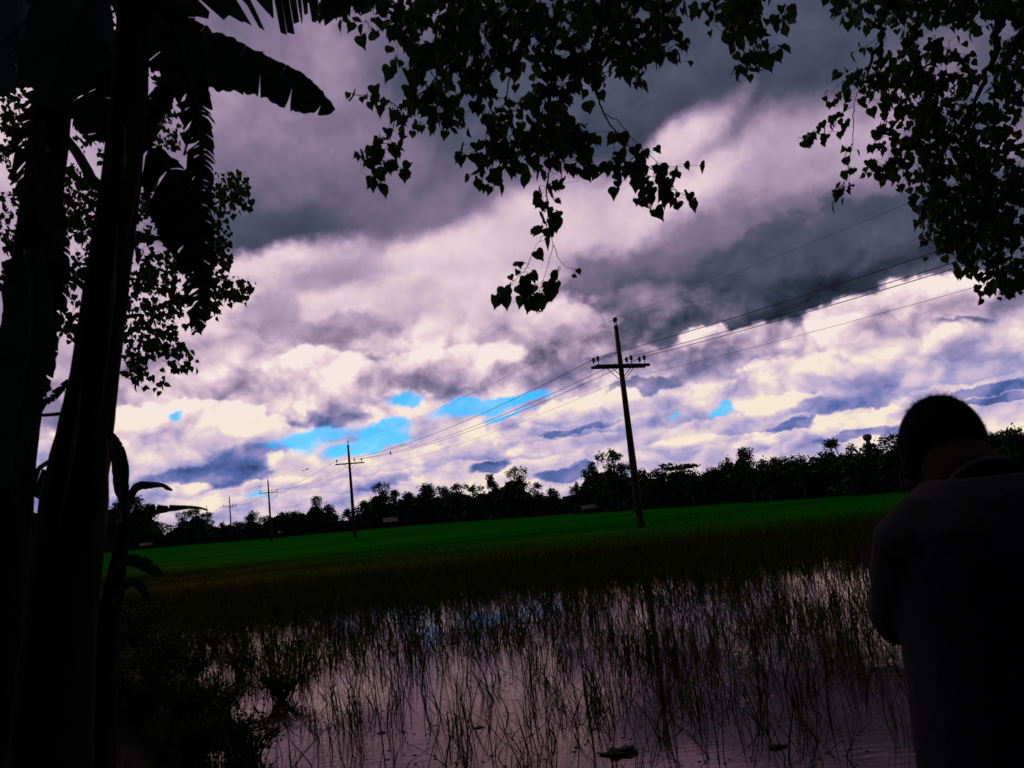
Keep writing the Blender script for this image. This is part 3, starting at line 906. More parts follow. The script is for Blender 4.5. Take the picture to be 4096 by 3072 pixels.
# bright blade-like plant at the foot of the near pole
m_ = MB()
b0 = P1 + Vector((-.1, -.5, .15))
for dxx, hh in ((-.95, .95), (-.3, .8), (.5, .55)):
    pts = [b0, b0 + Vector((dxx * .4, -.1, hh * .75)), b0 + Vector((dxx * .8, -.1, hh * .9)), b0 + Vector((dxx * 1.2, -.1, hh * .62))]
    m_.tube(pts, [.03, .07, .06, .01], 5, True, .3)
tag(m_.build('bladed_plant', M['yellow'], None, True), 'bright yellow-green bladed plant at the foot of the nearest pole', 'plant')

# birds
def bird_mesh(span, flap):
    m_ = MB()
    m_.ball((0, 0, 0), (span * .14, span * .3, span * .11), 8, 6)
    m_.ball((0, span * .3, span * .05), (span * .09, span * .11, span * .08), 7, 5)
    for sg in (-1, 1):
        m_.add([(sg * .04 * span, span * .12, 0), (sg * .3 * span, span * .1, flap * span * .6), (sg * .52 * span, -.02 * span, flap * span), (sg * .28 * span, -.12 * span, flap * span * .45), (sg * .04 * span, -.14 * span, 0)], [(0, 1, 2, 3, 4)])
    m_.add([(-.05 * span, -.22 * span, 0), (.05 * span, -.22 * span, 0), (.10 * span, -.45 * span, 0), (-.10 * span, -.45 * span, 0)], [(0, 1, 2, 3)])
    return m_.mesh('bird', True)
bm1, bm2 = bird_mesh(.55, .35), bird_mesh(.55, -.1)
bl_ = ['lowest of the three birds flying left of the second pole top', 'middle one of the three birds left of the second pole top', 'highest of the three birds left of the second pole top',
       'leftmost of the four birds flying above the third pole', 'second from the left of the four birds above the third pole', 'third from the left of the four birds above the third pole', 'rightmost of the four birds above the third pole']
for k, (px, py, d) in enumerate([(1214, 1882, 100), (1226, 1878, 100), (1234, 1875, 101), (1038, 1948, 130), (1042, 1945, 130), (1048, 1940, 131), (1057, 1936, 131)]):
    o = link('bird', bm1 if k % 2 else bm2, None, M['bird']); o.location = W(px, py, d); o.rotation_euler = (0, 0, rad(70 + 25 * k)); o.scale = (.75,) * 3
    tag(o, bl_[k], 'bird', 'small birds flying near the wires')
for me_ in (bm1, bm2):
    if not me_.materials: me_.materials.append(M['bird'])
wb = P1 + DP * .80 + perp * OFFS[2]; wb.z = AH + .50 - 4 * .8 * .2 + .08
m_ = MB(); m_.ball((0, 0, .02), (.09, .09, .15), 9, 7); m_.ball((0, .05, .19), (.06, .07, .06), 8, 6)
m_.add([(-.03, -.05, -.05), (.03, -.05, -.05), (.03, -.14, -.24), (-.03, -.14, -.24)], [(0, 1, 2, 3)]); m_.tube([(0, .1, .19), (0, .15, .18)], [.015, .003], 5)
o = m_.build('bird', M['bird'], None, True); o.location = wb
tag(o, 'single bird perched on the lowest thick wire right of the second pole', 'bird')

# ------------------------------------------------------------------ heart-leaved trees
HEART = [(0, 0), (.20, .10), (.42, .06), (.53, -.14), (.50, -.36), (.36, -.60), (.14, -.80), (0, -1.06)]
def heart_leaf(m_, base, tip_dir, nrm, size, torn=0.0):
    t = tip_dir.normalized(); s_ = t.cross(nrm)
    s_ = s_.normalized() if s_.length > 1e-4 else t.orthogonal().normalized()
    n_ = s_.cross(t)
    fold = rng.uniform(.05, .5); curl = rng.uniform(-.1, .35)
    def P(u, v):
        return base + (s_ * u + t * (-v) + n_ * (abs(u) * fold - curl * v * v)) * size
    right = []; left = []
    for k, (u, v) in enumerate(HEART):
        j = 1 + (rng.uniform(-.35, .05) if torn and rng.random() < torn and 1 < k < 7 else 0)
        right.append(P(u * j, v))
        j = 1 + (rng.uniform(-.35, .05) if torn and rng.random() < torn and 1 < k < 7 else 0)
        left.append(P(-u * j, v))
    vs = right + left[1:-1]
    n = len(HEART)
    m_.add(vs, [tuple(range(n)), tuple([0] + [n - 1] + list(range(n + len(left[1:-1]) - 1, n - 1, -1)))])

def hang_leaf(m_, tw, node, size, spread=1.0, torn=.22):
    """petiole from the twig, leaf drooping from its end"""
    a = rng.uniform(0, 6.283)
    off = Vector((math.cos(a), math.sin(a) * .8, rng.uniform(-.9, .35))).normalized() * size * rng.uniform(.5, 1.35) * spread
    b = node + off
    tw.tube([node, node + off * .55 + Vector((0, 0, size * .06)), b], size * .016, 3, False)
    tip = Vector((rng.gauss(0, .35) + off.x / size * .3, rng.gauss(0, .35), -1)).normalized()
    nrm = Vector((rng.gauss(0, .85), -1 if rng.random() < .7 else .2, rng.gauss(0, .6)))
    heart_leaf(m_, b, tip, nrm, size * rng.uniform(.50, 1.2), torn)

def twig_line(tw, lf, pts, nleaf, size, r0=.006, start=.15, spread=1.0, jit=.014):
    """wavy twig through 3-D points with leaves along it"""
    P = []
    for a, b in zip(pts, pts[1:]):
        for k in range(4):
            p = a.lerp(b, k / 4)
            P.append(p + Vector((rng.gauss(0, 1), rng.gauss(0, 1), rng.gauss(0, 1))) * jit * .3 * (0 if k == 0 else 1))
    P.append(pts[-1].copy())
    tw.tube(P, [r0 * (1 - .75 * i / (len(P) - 1)) for i in range(len(P))], 5)
    for k in range(nleaf):
        t = start + (1 - start) * (k + rng.random()) / nleaf
        f_ = t * (len(P) - 1); i = min(int(f_), len(P) - 2)
        hang_leaf(lf, tw, P[i].lerp(P[i + 1], f_ - i), size, spread)

def clump(tw, lf, cx, cy, rx, ry, d, dj, nleaf, size, off=(0, 0), sc=1.0, per=6, root_=None):
    """leafy spray filling an ellipse of the view at distance d (region px given in zoom coords)"""
    nt = max(1, round(nleaf / per))
    for _ in range(nt):
        a = rng.uniform(0, 6.283); q_ = math.sqrt(rng.random())
        x = cx + rx * q_ * math.cos(a); y = cy + ry * q_ * math.sin(a)
        dd = d + rng.gauss(0, dj)
        e = W(off[0] + x * sc, off[1] + y * sc, dd)
        # twig droops into this point from above and outside
        L_ = size * rng.uniform(1.8, 3.6)
        side = rng.uniform(-1, 1)
        s_ = e + Vector((side * L_ * .55, rng.gauss(0, .3) * L_, L_ * rng.uniform(.35, .95)))
        if abs(x - cx) > rx * .8 or abs(y - cy) > ry * .85:
            s_ = e + (W(off[0] + cx * sc, off[1] + cy * sc, dd) - e) * rng.uniform(.25, .5) + Vector((0, 0, L_ * .3))
        m__ = s_.lerp(e, .5) + Vector((0, 0, L_ * .12))
        twig_line(tw, lf, [s_, m__, e], per, size, .0035 * size / .1, .05, 1.0, .02)

def limb(tw, pts, r0, r1, n=8):
    P = []
    k_ = len(pts) - 1
    for i, (a, b) in enumerate(zip(pts, pts[1:])):
        for k in range(5): P.append(a.lerp(b, k / 5) + Vector((rng.gauss(0, 1), rng.gauss(0, 1), rng.gauss(0, 1))) * min(.02, r0 * .25) * (k > 0))
    P.append(pts[-1])
    tw.tube(P, [r0 + (r1 - r0) * i / (len(P) - 1) for i in range(len(P))], n)

# --- tree over the viewer: its boughs hang into the top middle of the view
S5 = .7836
def z5(x, y, d): return W(1300 + x * S5, y * S5, d)
tw = MB(); lf = MB(); wood = MB()
trunk = MB()
tb = Vector((2.4, -2.6, .35))
trunk.tube([tb, tb + Vector((.05, .1, 2)), tb + Vector((-.1, .3, 4.2)), tb + Vector((-.3, .7, 6.6))], [.34, .26, .22, .17], 14)
fork = tb + Vector((-.3, .7, 6.5))
D5 = 5.8
limb(wood, [fork, Vector((2.0, 1.5, 8.2)), Vector((1.2, 4.2, 7.6)), z5(1250, -330, D5), z5(1200, -30, D5)], .12, .022)
limb(wood, [fork, Vector((1.2, 1.2, 8.0)), Vector((-.2, 4.0, 7.5)), z5(700, -330, D5 + .3), z5(630, 150, D5 + .3), z5(580, 360, D5)], .10, .012)
limb(wood, [Vector((-.2, 4.0, 7.5)), z5(300, -260, 5.9), z5(150, -60, 5.9)], .04, .012)
limb(wood, [fork, Vector((3.0, 2.6, 7.6)), z5(1950, -280, 6.2), z5(1990, 20, 6.3)], .08, .012)
limb(wood, [Vector((1.2, 4.2, 7.6)), z5(1000, -250, 6.0), z5(950, 350, 6.0)], .05, .009)
limb(wood, [Vector((1.2, 4.2, 7.6)), z5(1500, -250, 5.6), z5(1370, 250, 5.6), z5(1385, 480, 5.6)], .045, .010)
LS = .092
def tl(pts, n, d, size=LS, r0=.006, spread=1.0, start=.12):
    twig_line(tw, lf, [z5(x, y, d) for x, y in pts], n, size, r0, start, spread)
tl([(1200, -30), (1165, 250), (1150, 500), (1152, 700), (1140, 900)], 34, D5, r0=.014)
tl([(1140, 880), (1130, 980), (1135, 1080), (1130, 1190)], 26, D5, r0=.007, spread=.75)
tl([(1130, 1180), (1085, 1240), (1050, 1310)], 3, D5, r0=.003, spread=.6, start=0)
tl([(1050, 1310), (1020, 1380), (960, 1450), (905, 1500)], 20, D5, r0=.0028, spread=.8)
tl([(1135, 1120), (1165, 1255), (1130, 1380), (1100, 1480), (1090, 1520)], 0, D5, r0=.003)
tl([(1112, 1430), (1095, 1490), (1075, 1530)], 18, D5, r0=.002, start=0)
tl([(1165, 1250), (1200, 1330), (1225, 1358), (1275, 1378)], 0, D5, r0=.003)
tl([(1200, 1360), (1185, 1440), (1160, 1480)], 9, D5, r0=.002, spread=.6, start=0)
tl([(1240, 1366), (1278, 1380), (1300, 1378)], 2, D5, size=.06, r0=.002, start=.2, spread=.5)
tl([(580, 360), (530, 450), (450, 510), (370, 550), (355, 620), (340, 690), (320, 745)], 26, D5, r0=.008)
tl([(370, 550), (335, 520), (280, 500), (205, 485), (140, 490)], 15, D5, r0=.004, spread=.9)
tl([(320, 740), (290, 790), (265, 860), (250, 920)], 18, D5, r0=.003)
tl([(320, 735), (250, 735), (190, 780), (180, 880)], 12, D5, r0=.003)
tl([(300, 800), (350, 850), (400, 860), (430, 870)], 6, D5, r0=.002, spread=.7)
tl([(530, 450), (600, 540), (640, 620), (700, 660)], 14, D5, r0=.004)
tl([(950, 350), (925, 500), (890, 600), (850, 700), (845, 860), (860, 930)], 26, 6.0, r0=.006)
tl([(870, 660), (800, 720), (740, 750), (760, 800)], 12, 6.0, r0=.003)
tl([(850, 800), (800, 880), (830, 930)], 9, 6.0, r0=.003)
tl([(1385, 470), (1400, 530), (1440, 610), (1490, 680), (1590, 800), (1690, 880), (1760, 960)], 22, 5.6, r0=.008, start=.45)
tl([(1430, 580), (1500, 620), (1580, 720), (1700, 830), (1760, 850), (1830, 850)], 8, 5.6, r0=.004, start=.4)
tl([(1690, 880), (1780, 960), (1850, 1020)], 13, 5.6, r0=.003)
tl([(1640, 840), (1650, 950), (1600, 1040)], 12, 5.6, r0=.003)
tl([(1480, 670), (1470, 790), (1440, 870)], 5, 5.6, r0=.003, start=.6)
tl([(1590, 780), (1540, 850), (1540, 930)], 9, 5.6, r0=.003)
tl([(1170, 600), (1230, 760), (1210, 900)], 14, D5, r0=.004)
tl([(1250, 640), (1300, 700), (1310, 800), (1290, 930)], 14, D5, r0=.004)
tl([(1350, 860), (1400, 840), (1430, 830)], 5, D5, r0=.002, start=0)
off5 = (1300, 0)
for (cx, cy, rx, ry, n) in [(620, 60, 340, 120, 100), (560, 200, 260, 120, 70), (930, 120, 260, 160, 80), (700, 330, 260, 110, 52), (850, 300, 150, 180, 34), (1150, 330, 250, 110, 46),
                            (1200, 150, 200, 150, 36), (560, 600, 150, 110, 34), (700, 500, 170, 80, 24), (1080, 640, 160, 170, 60), (960, 760, 150, 120, 48), (1240, 780, 110, 120, 34),
                            (1560, 120, 230, 150, 74), (1600, 300, 150, 90, 30), (1720, 220, 100, 110, 20), (1380, 330, 130, 120, 28), (1640, 30, 260, 70, 34), (1330, 60, 170, 90, 34),
                            (90, 30, 130, 60, 30), (330, 60, 110, 110, 32), (250, 150, 70, 60, 8), (1780, 330, 50, 40, 5), (1560, 440, 40, 30, 4), (480, 350, 90, 100, 16), (880, 560, 60, 60, 10),
                            (1210, 500, 90, 90, 20)]:
    clump(tw, lf, cx, cy, rx * .92, ry * .9, 5.9, .35, int(n * 1.6), LS, off5, S5)
S6 = .7836
def z6(x, y, d): return W(2800 + x * S6, y * S6, d)
for (cx, cy, rx, ry, n) in [(190, 40, 165, 90, 60), (180, 130, 130, 100, 48), (250, 320, 70, 75, 20), (440, 110, 60, 40, 9)]:
    clump(tw, lf, cx, cy, rx, ry, 6.4, .3, int(n*1.9), .088, (2800, 0), S6)
# rest of the crown, overhead and behind the viewer (shades the bank)
for _ in range(420):
    y = rng.uniform(-7, 4.6); x = rng.uniform(-6, 8)
    z = rng.uniform(0, 2.6) + max(6.2, 3.4 + .72 * max(y, 0) + 2.0)
    s_ = Vector((x, y, z)); e = s_ + Vector((rng.uniform(-.5, .5), rng.uniform(-.5, .5), -rng.uniform(.1, .4)))
    twig_line(tw, lf, [s_, e], 8, .20, .006, 0, 1.2)
t1 = empty('heart_leaved_tree', tb)
def reparent(o, root):
    o.parent = root; o.matrix_parent_inverse = Matrix.Translation(-Vector(root.location))
for nm, mb_, mt in (('trunk', trunk, M['bark']), ('branch', wood, M['bark']), ('twigs', tw, M['twig']), ('foliage', lf, M['leaf'])):
    reparent(mb_.build(nm, mt, None, nm != 'foliage'), t1)
tag(t1, 'tree overhead with heart-shaped leaves, its sprays hanging in the top middle against the clouds', 'tree')

# --- right-hand tree
tw = MB(); lf = MB(); wood = MB(); trunk = MB()
D6 = 7.6; L6 = .088
tb = Vector((7.3, 8.4, .0)); tb.z = -.1
trunk.tube([tb, tb + Vector((.1, 0, 2)), tb + Vector((.3, -.2, 4.4)), tb + Vector((.2, -.3, 6.8))], [.30, .24, .2, .15], 14)
fork = tb + Vector((.2, -.3, 6.0))
limb(wood, [fork, Vector((6.6, 7.8, 7.6)), z6(1250, -300, D6), z6(930, 60, D6), z6(915, 180, D6), z6(850, 400, D6)], .09, .008)
limb(wood, [tb + Vector((.2, -.2, 4.2)), Vector((6.3, 8.0, 5.6)), z6(1640, 160, D6), z6(1600, 220, D6), z6(1500, 420, D6 + .2)], .07, .014)
limb(wood, [fork, z6(1560, -60, D6), z6(1520, 150, D6), z6(1500, 300, D6), z6(1420, 480, D6), z6(1400, 640, D6)], .06, .010)
limb(wood, [tb + Vector((.2, -.2, 3.6)), z6(1800, 700, D6), z6(1600, 760, D6), z6(1420, 900, D6)], .06, .008)
limb(wood, [tb + Vector((.1, -.1, 3.0)), z6(1850, 1150, D6), z6(1650, 1150, D6), z6(1450, 1200, D6)], .05, .007)
limb(wood, [tb + Vector((.1, -.1, 2.6)), z6(1800, 1420, D6), z6(1640, 1430, D6)], .03, .007)
def tr6(pts, n, size=L6, r0=.005, spread=1.0, start=.12, d=D6):
    twig_line(tw, lf, [z6(x, y, d) for x, y in pts], n, size, r0, start, spread)
tr6([(915, 180), (880, 300), (850, 350), (760, 390), (700, 440), (640, 520)], 8, start=.5)
tr6([(850, 340), (860, 400), (800, 480), (785, 540), (700, 590), (620, 640), (560, 680), (490, 705)], 22, start=.3)
tr6([(700, 590), (690, 640), (650, 700)], 9)
tr6([(785, 540), (782, 640), (780, 730), (760, 850), (735, 930), (700, 1020)], 14, start=.42, spread=.7)
tr6([(740, 930), (700, 980), (690, 1030)], 6, spread=.8)
tr6([(780, 730), (740, 790), (760, 880), (765, 980)], 6, spread=.6, size=.07)
tr6([(910, 190), (860, 230), (790, 265), (760, 270)], 6, r0=.003)
tr6([(960, 560), (950, 640), (930, 700), (890, 760)], 16)
tr6([(640, 500), (655, 460), (700, 480), (690, 520)], 4, r0=.003, spread=.6, size=.07)
for (cx, cy, rx, ry, n) in [(720, 60, 130, 60, 24), (800, 110, 60, 30, 6), (930, 50, 200, 70, 44), (1150, 90, 200, 100, 60), (1400, 60, 230, 110, 80), (1600, 60, 120, 110, 40), (1230, 30, 260, 60, 50),
                            (840, 430, 90, 60, 26), (1000, 380, 130, 90, 48), (1150, 380, 160, 110, 60), (1000, 520, 110, 70, 30), (1250, 480, 190, 110, 56), (1120, 560, 90, 70, 24), (1200, 230, 190, 60, 20), (1330, 300, 90, 80, 14),
                            (1080, 740, 120, 90, 34), (1200, 680, 170, 110, 46), (1350, 640, 260, 130, 70), (1000, 860, 90, 80, 26), (900, 905, 50, 40, 10), (1090, 900, 110, 50, 22), (1280, 860, 180, 90, 52), (1430, 820, 220, 120, 60), (1560, 560, 140, 220, 90), (1590, 330, 90, 110, 40),
                            (1220, 1000, 110, 60, 26), (1350, 1030, 210, 100, 64), (1500, 1000, 170, 140, 80), (1230, 1160, 110, 90, 42), (1400, 1180, 210, 120, 86), (1540, 1180, 130, 120, 46), (1230, 1270, 60, 40, 14), (1420, 1330, 140, 80, 46),
                            (1480, 1400, 110, 90, 40), (1540, 1480, 90, 50, 24), (1640, 1440, 60, 100, 20), (1650, 900, 60, 260, 50), (1660, 150, 60, 160, 30), (1700, 1300, 80, 200, 34)]:
    clump(tw, lf, cx, cy, rx * .92, ry * .92, D6 + .1, .35, int(n * 1.6), L6, (2800, 0), S6)
for _ in range(150):    # crown continues outside the view to the right
    s_ = Vector((rng.uniform(6.6, 10), rng.uniform(5, 11), rng.uniform(3.5, 8.5))); e = s_ + Vector((rng.uniform(-.4, .4), rng.uniform(-.4, .4), -.3))
    twig_line(tw, lf, [s_, e], 8, .14, .006, 0, 1.2)
t2 = empty('heart_leaved_tree', tb)
for nm, mb_, mt in (('trunk', trunk, M['bark']), ('branch', wood, M['bark']), ('twigs', tw, M['twig']), ('foliage', lf, M['leaf'])):
    reparent(mb_.build(nm, mt, None, nm != 'foliage'), t2)
tag(t2, 'tree with small heart-shaped leaves filling the upper right corner, above the person', 'tree')

# --- tree behind the bananas on the left
tw = MB(); lf = MB(); wood = MB(); trunk = MB()
D7 = 10.5; L7 = .083
def zz(x, y, d=D7): return W(x, y, d)
tb = zz(270, 2600, D7); tb.z = .3
trunk.tube([tb, zz(300, 2000), zz(385, 1400), zz(440, 900), zz(520, 640)], [.26, .2, .17, .13, .11], 12)
limb(wood, [zz(480, 700), zz(600, 540), zz(650, 420), zz(665, 300), zz(700, 60)], .10, .06)
limb(wood, [zz(420, 800), zz(300, 600), zz(180, 400), zz(100, 150)], .08, .03)
limb(wood, [zz(330, 1100), zz(480, 980), zz(640, 950), zz(800, 960)], .06, .015)
limb(wood, [zz(395, 1330), zz(450, 1270), zz(560, 1260), zz(680, 1420)], .05, .01)
limb(wood, [zz(640, 950), zz(800, 850), zz(920, 780)], .03, .008)
limb(wood, [zz(640, 950), zz(820, 1120), zz(940, 1180)], .03, .008)
limb(wood, [zz(410, 1200), zz(240, 1080), zz(60, 900)], .05, .012)
for (cx, cy, rx, ry, n) in [(900, 760, 110, 60, 34), (960, 800, 60, 60, 20), (880, 850, 90, 40, 14), (850, 950, 60, 90, 26), (880, 1010, 40, 50, 12), (850, 1080, 90, 80, 34), (930, 1170, 75, 50, 24), (985, 1190, 25, 35, 5),
                            (860, 1220, 60, 60, 18), (850, 1260, 40, 20, 5), (640, 1080, 110, 70, 40), (740, 1060, 70, 60, 24), (620, 1200, 130, 70, 56), (560, 1130, 70, 60, 24), (700, 1250, 60, 60, 20), (690, 1340, 60, 60, 14), (600, 1340, 90, 60, 24), (560, 1400, 80, 70, 26), (640, 1420, 90, 60, 24), (720, 1450, 50, 50, 12),
                            (540, 1480, 60, 40, 18), (560, 1520, 40, 30, 8), (760, 1495, 15, 12, 2), (630, 1555, 10, 12, 2), (500, 1300, 60, 100, 26),
                            (640, 480, 60, 80, 22), (690, 450, 40, 60, 10), (650, 590, 60, 40, 14), (630, 350, 40, 60, 8), (730, 560, 30, 40, 4), (660, 780, 90, 60, 26), (580, 880, 90, 120, 44),
                            (380, 560, 70, 120, 40), (300, 750, 100, 90, 44), (340, 830, 90, 90, 50), (250, 690, 60, 70, 18), (360, 950, 70, 90, 38), (280, 900, 60, 60, 16), (330, 1080, 60, 60, 18), (240, 850, 50, 60, 12),
                            (60, 230, 70, 60, 20), (30, 380, 60, 90, 24), (90, 560, 60, 120, 40), (60, 500, 70, 60, 20), (30, 620, 50, 60, 14), (130, 800, 60, 80, 22), (250, 1200, 70, 100, 36), (200, 1100, 60, 60, 22), (280, 1330, 50, 60, 18), (60, 900, 80, 150, 50), (150, 1000, 90, 90, 40), (60, 1150, 70, 120, 40),
                            (200, 330, 160, 120, 60), (350, 250, 160, 140, 60), (150, 120, 200, 140, 80), (450, 100, 200, 140, 80)]:
    clump(tw, lf, cx, cy, rx * .9, ry * .9, D7, .5, int(n * 2.5), L7, (0, 0), 1.0)
twig_line(tw, lf, [zz(650, 1440), zz(700, 1470), zz(755, 1490)], 3, L7, .004)
twig_line(tw, lf, [zz(632, 1485), zz(630, 1530), zz(632, 1550)], 2, L7, .002, .8, .4)
t3 = empty('heart_leaved_tree', tb)
for nm, mb_, mt in (('trunk', trunk, M['bark']), ('branch', wood, M['bark']), ('twigs', tw, M['twig']), ('foliage', lf, M['leaf'])):
    reparent(mb_.build(nm, mt, None, nm != 'foliage'), t3)
tag(t3, 'heart-leaved tree growing behind the banana stems at the left', 'tree')

# ------------------------------------------------------------------ banana plants
def banana_leaf(pts, wl, wr, dists, tear=.5, crumple=0.0, strips=40, tilt=0.0, seed=0, droop=.12, facing=Vector((0, 1, 0)), tear_low=None):
    """pts: photo pixels along the midrib; wl/wr: lamina half widths in metres, left/right of travel, along the rib"""
    r = random.Random(seed)
    n = len(pts)
    P = [W(p[0], p[1], d) for p, d in zip(pts, dists)]
    def at(t):
        f_ = t * (n - 1); i = min(int(f_), n - 2); u = f_ - i
        # catmull-rom
        a = P[max(i - 1, 0)]; b = P[i]; c = P[i + 1]; d = P[min(i + 2, n - 1)]
        return .5 * ((2 * b) + (c - a) * u + (2 * a - 5 * b + 4 * c - d) * u * u + (3 * b - a - 3 * c + d) * u ** 3)
    def wv(ws, t):
        f_ = t * (len(ws) - 1); i = min(int(f_), len(ws) - 2); return ws[i] + (ws[i + 1] - ws[i]) * (f_ - i)
    rib = MB(); lam = MB()
    N = strips
    C_ = [at(i / N) for i in range(N + 1)]
    wmax = max(max(wl), max(wr))
    rib.tube(C_, [.018 * (1 - .85 * i / N) * min(1, wmax / .12 + .3) for i in range(N + 1)], 6)
    for sg, ws in ((-1, wl), (1, wr)):
        gapL = 0.0
        i = 0
        while i < N:
            k = min(N, i + r.choice([1, 1, 2, 3, 4] if tear > .3 else [4, 6, 8]))
            torn = r.random() < (tear if sg > 0 or tear_low is None else tear_low)
            g0 = r.uniform(.08, .42) if torn else 0.0
            hang = r.uniform(-.1, .5) * tear + droop
            rows = []
            m_ = k - i
            for j in range(m_ + 1):
                t = (i + j) / N
                c = C_[i + j]
                T = (C_[min(i + j + 1, N)] - C_[max(i + j - 1, 0)]).normalized()
                S = T.cross(facing).normalized() * sg
                S = (S * math.cos(tilt) + facing * math.sin(tilt) * sg).normalized()
                w = wv(ws, t) * (1 + .05 * r.gauss(0, 1))
                row = []
                for q_ in (0, .35, .7, 1.0):
                    shrink = (j / m_ - .5) * (-g0) * q_ * q_ * m_ * ((C_[N] - C_[0]).length / N)
                    z_ = -hang * w * q_ * q_
                    cr = crumple * w * .35 * r.gauss(0, 1) * q_
                    row.append(c + S * w * q_ * (1 - .12 * tear * r.random() * (q_ == 1)) + T * (shrink + .18 * w * q_) + Vector((0, 0, z_)) + facing * (cr + .05 * w * math.sin(q_ * 2.2)))
                rows.append(row)
            vs = [v for row in rows for v in row]
            fs = [(a * 4 + b, a * 4 + b + 1, (a + 1) * 4 + b + 1, (a + 1) * 4 + b) for a in range(m_) for b in range(3)]
            lam.add(vs, fs)
            i = k
    return rib, lam

def add_leaf(root, mt, *a, **k):
    rib, lam = banana_leaf(*a, **k)
    o = lam.build('leaf' if mt is M['banana_leaf'] else 'dead_leaf', mt, None, True)
    reparent(o, root)
    ro = rib.build('midrib', M['midrib'] if mt is M['banana_leaf'] else M['dead_leaf'], None, True)
    reparent(ro, root)
    # the rib belongs to its leaf
    ro.parent = o
    ro.matrix_parent_inverse = (Matrix.Translation(Vector(root.location)) @ o.matrix_parent_inverse).inverted() if False else Matrix.Identity(4)
    return o

def stem_obj(root, pts, name='stem', mt='banana_stem', n=20, rag=.0):
    m_ = MB(); P = []; R_ = []
    for (a, b) in zip(pts, pts[1:]):
        for k in range(6):
            t = k / 6
            P.append(W(a[0] + (b[0] - a[0]) * t, a[1] + (b[1] - a[1]) * t, a[3] + (b[3] - a[3]) * t))
            R_.append((a[2] + (b[2] - a[2]) * t) * (a[3] + (b[3] - a[3]) * t) / FPX * (1 + rag * rng.gauss(0, 1)))
    a = pts[-1]; P.append(W(a[0], a[1], a[3])); R_.append(a[2] * a[3] / FPX)
    m_.tube(P, R_, n)
    o = m_.build(name, M[mt], None, True)
    reparent(o, root)
    return o

b1 = W(150, 3500, 3.6); b1.z = .45
big = empty('banana_plant', b1)
stem_obj(big, [(545, -260, 60, 3.7), (538, 0, 66, 3.7), (520, 350, 74, 3.7), (483, 750, 80, 3.65), (433, 1100, 86, 3.6), (380, 1500, 93, 3.6), (338, 1750, 108, 3.6), (292, 2000, 120, 3.6), (258, 2300, 128, 3.6), (225, 2700, 138, 3.6), (195, 3200, 152, 3.6), (170, 3700, 170, 3.6)], rag=.012)
# loose old sheaths round the stem
m_ = MB()
for (x0, y0, x1, y1, w) in [(470, 900, 395, 1700, .020), (330, 1500, 230, 2150, .022), (500, 500, 470, 900, .02), (430, 1750, 395, 2400, .02), (560, 640, 500, 980, .018)]:
    p0, p1 = W(x0, y0, 3.50), W(x1, y1, 3.46)
    m_.tube([p0, p0.lerp(p1, .4) + Vector((.02, -.02, 0)), p1], [.006, w, .004], 6, True, .4)
reparent(m_.build('sheath', M['dead_leaf'], None, True), big)
BL = M['banana_leaf']; DL = M['dead_leaf']
# torn leaf reaching right, the one over it, the dead one hanging
add_leaf(big, BL, [(600, 60), (760, 190), (860, 235), (960, 262), (1060, 300), (1160, 345), (1250, 400), (1330, 448)],
         [.10, .15, .16, .14, .12, .12, .085, .012], [.08, .17, .17, .13, .11, .11, .08, .02], [3.9, 4.1, 4.2, 4.25, 4.3, 4.35, 4.4, 4.4], tear=.02, tear_low=.38, strips=44, seed=9, droop=.05)
add_leaf(big, BL, [(560, -60), (760, -150), (960, -180), (1150, -150), (1300, -95), (1480, -20)],
         [.26, .38, .40, .32, .22, .05], [.18, .22, .22, .2, .15, .04], [3.9, 4.0, 4.1, 4.2, 4.3, 4.4], tear=.62, strips=26, seed=8, droop=.0)
add_leaf(big, DL, [(700, 240), (770, 330), (800, 480), (806, 650), (800, 820), (802, 980), (797, 1140), (788, 1330)],
         [.08, .09, .09, .09, .10, .08, .08, .02], [.05, .08, .06, .06, .07, .07, .07, .02], [3.9, 3.9, 3.9, 3.85, 3.85, 3.85, 3.85, 3.85], tear=.6, crumple=.9, strips=60, seed=12, droop=.5)
add_leaf(big, DL, [(560, 560), (640, 640), (700, 720), (745, 820), (770, 930), (760, 1080)],
         [.08, .13, .15, .15, .12, .04], [.06, .09, .10, .08, .06, .03], [3.85, 3.85, 3.85, 3.85, 3.85, 3.9], tear=.3, crumple=.6, strips=40, seed=15, droop=.5)
add_leaf(big, DL, [(690, 330), (640, 400), (560, 520), (540, 640)],
         [.10, .14, .12, .03], [.04, .06, .05, .01], [3.95, 3.95, 3.9, 3.9], tear=.5, crumple=.6, strips=26, seed=16, droop=.4)
add_leaf(big, BL, [(520, -200), (640, -40), (690, 90), (740, 220), (770, 330)],
         [.22, .26, .24, .16, .05], [.10, .12, .13, .12, .04], [4.0, 4.0, 4.0, 4.0, 4.0], tear=.2, strips=26, seed=21, droop=.1)
add_leaf(big, BL, [(530, -160), (400, -60), (300, 90), (230, 260), (180, 420)],
         [.22, .28, .28, .22, .05], [.22, .28, .28, .2, .05], [3.8, 3.9, 4.0, 4.0, 4.0], tear=.25, strips=30, seed=22, droop=.1)
tag(big, 'big banana plant with a thick leaning stem, torn broad leaf and a dead hanging leaf', 'banana plant')

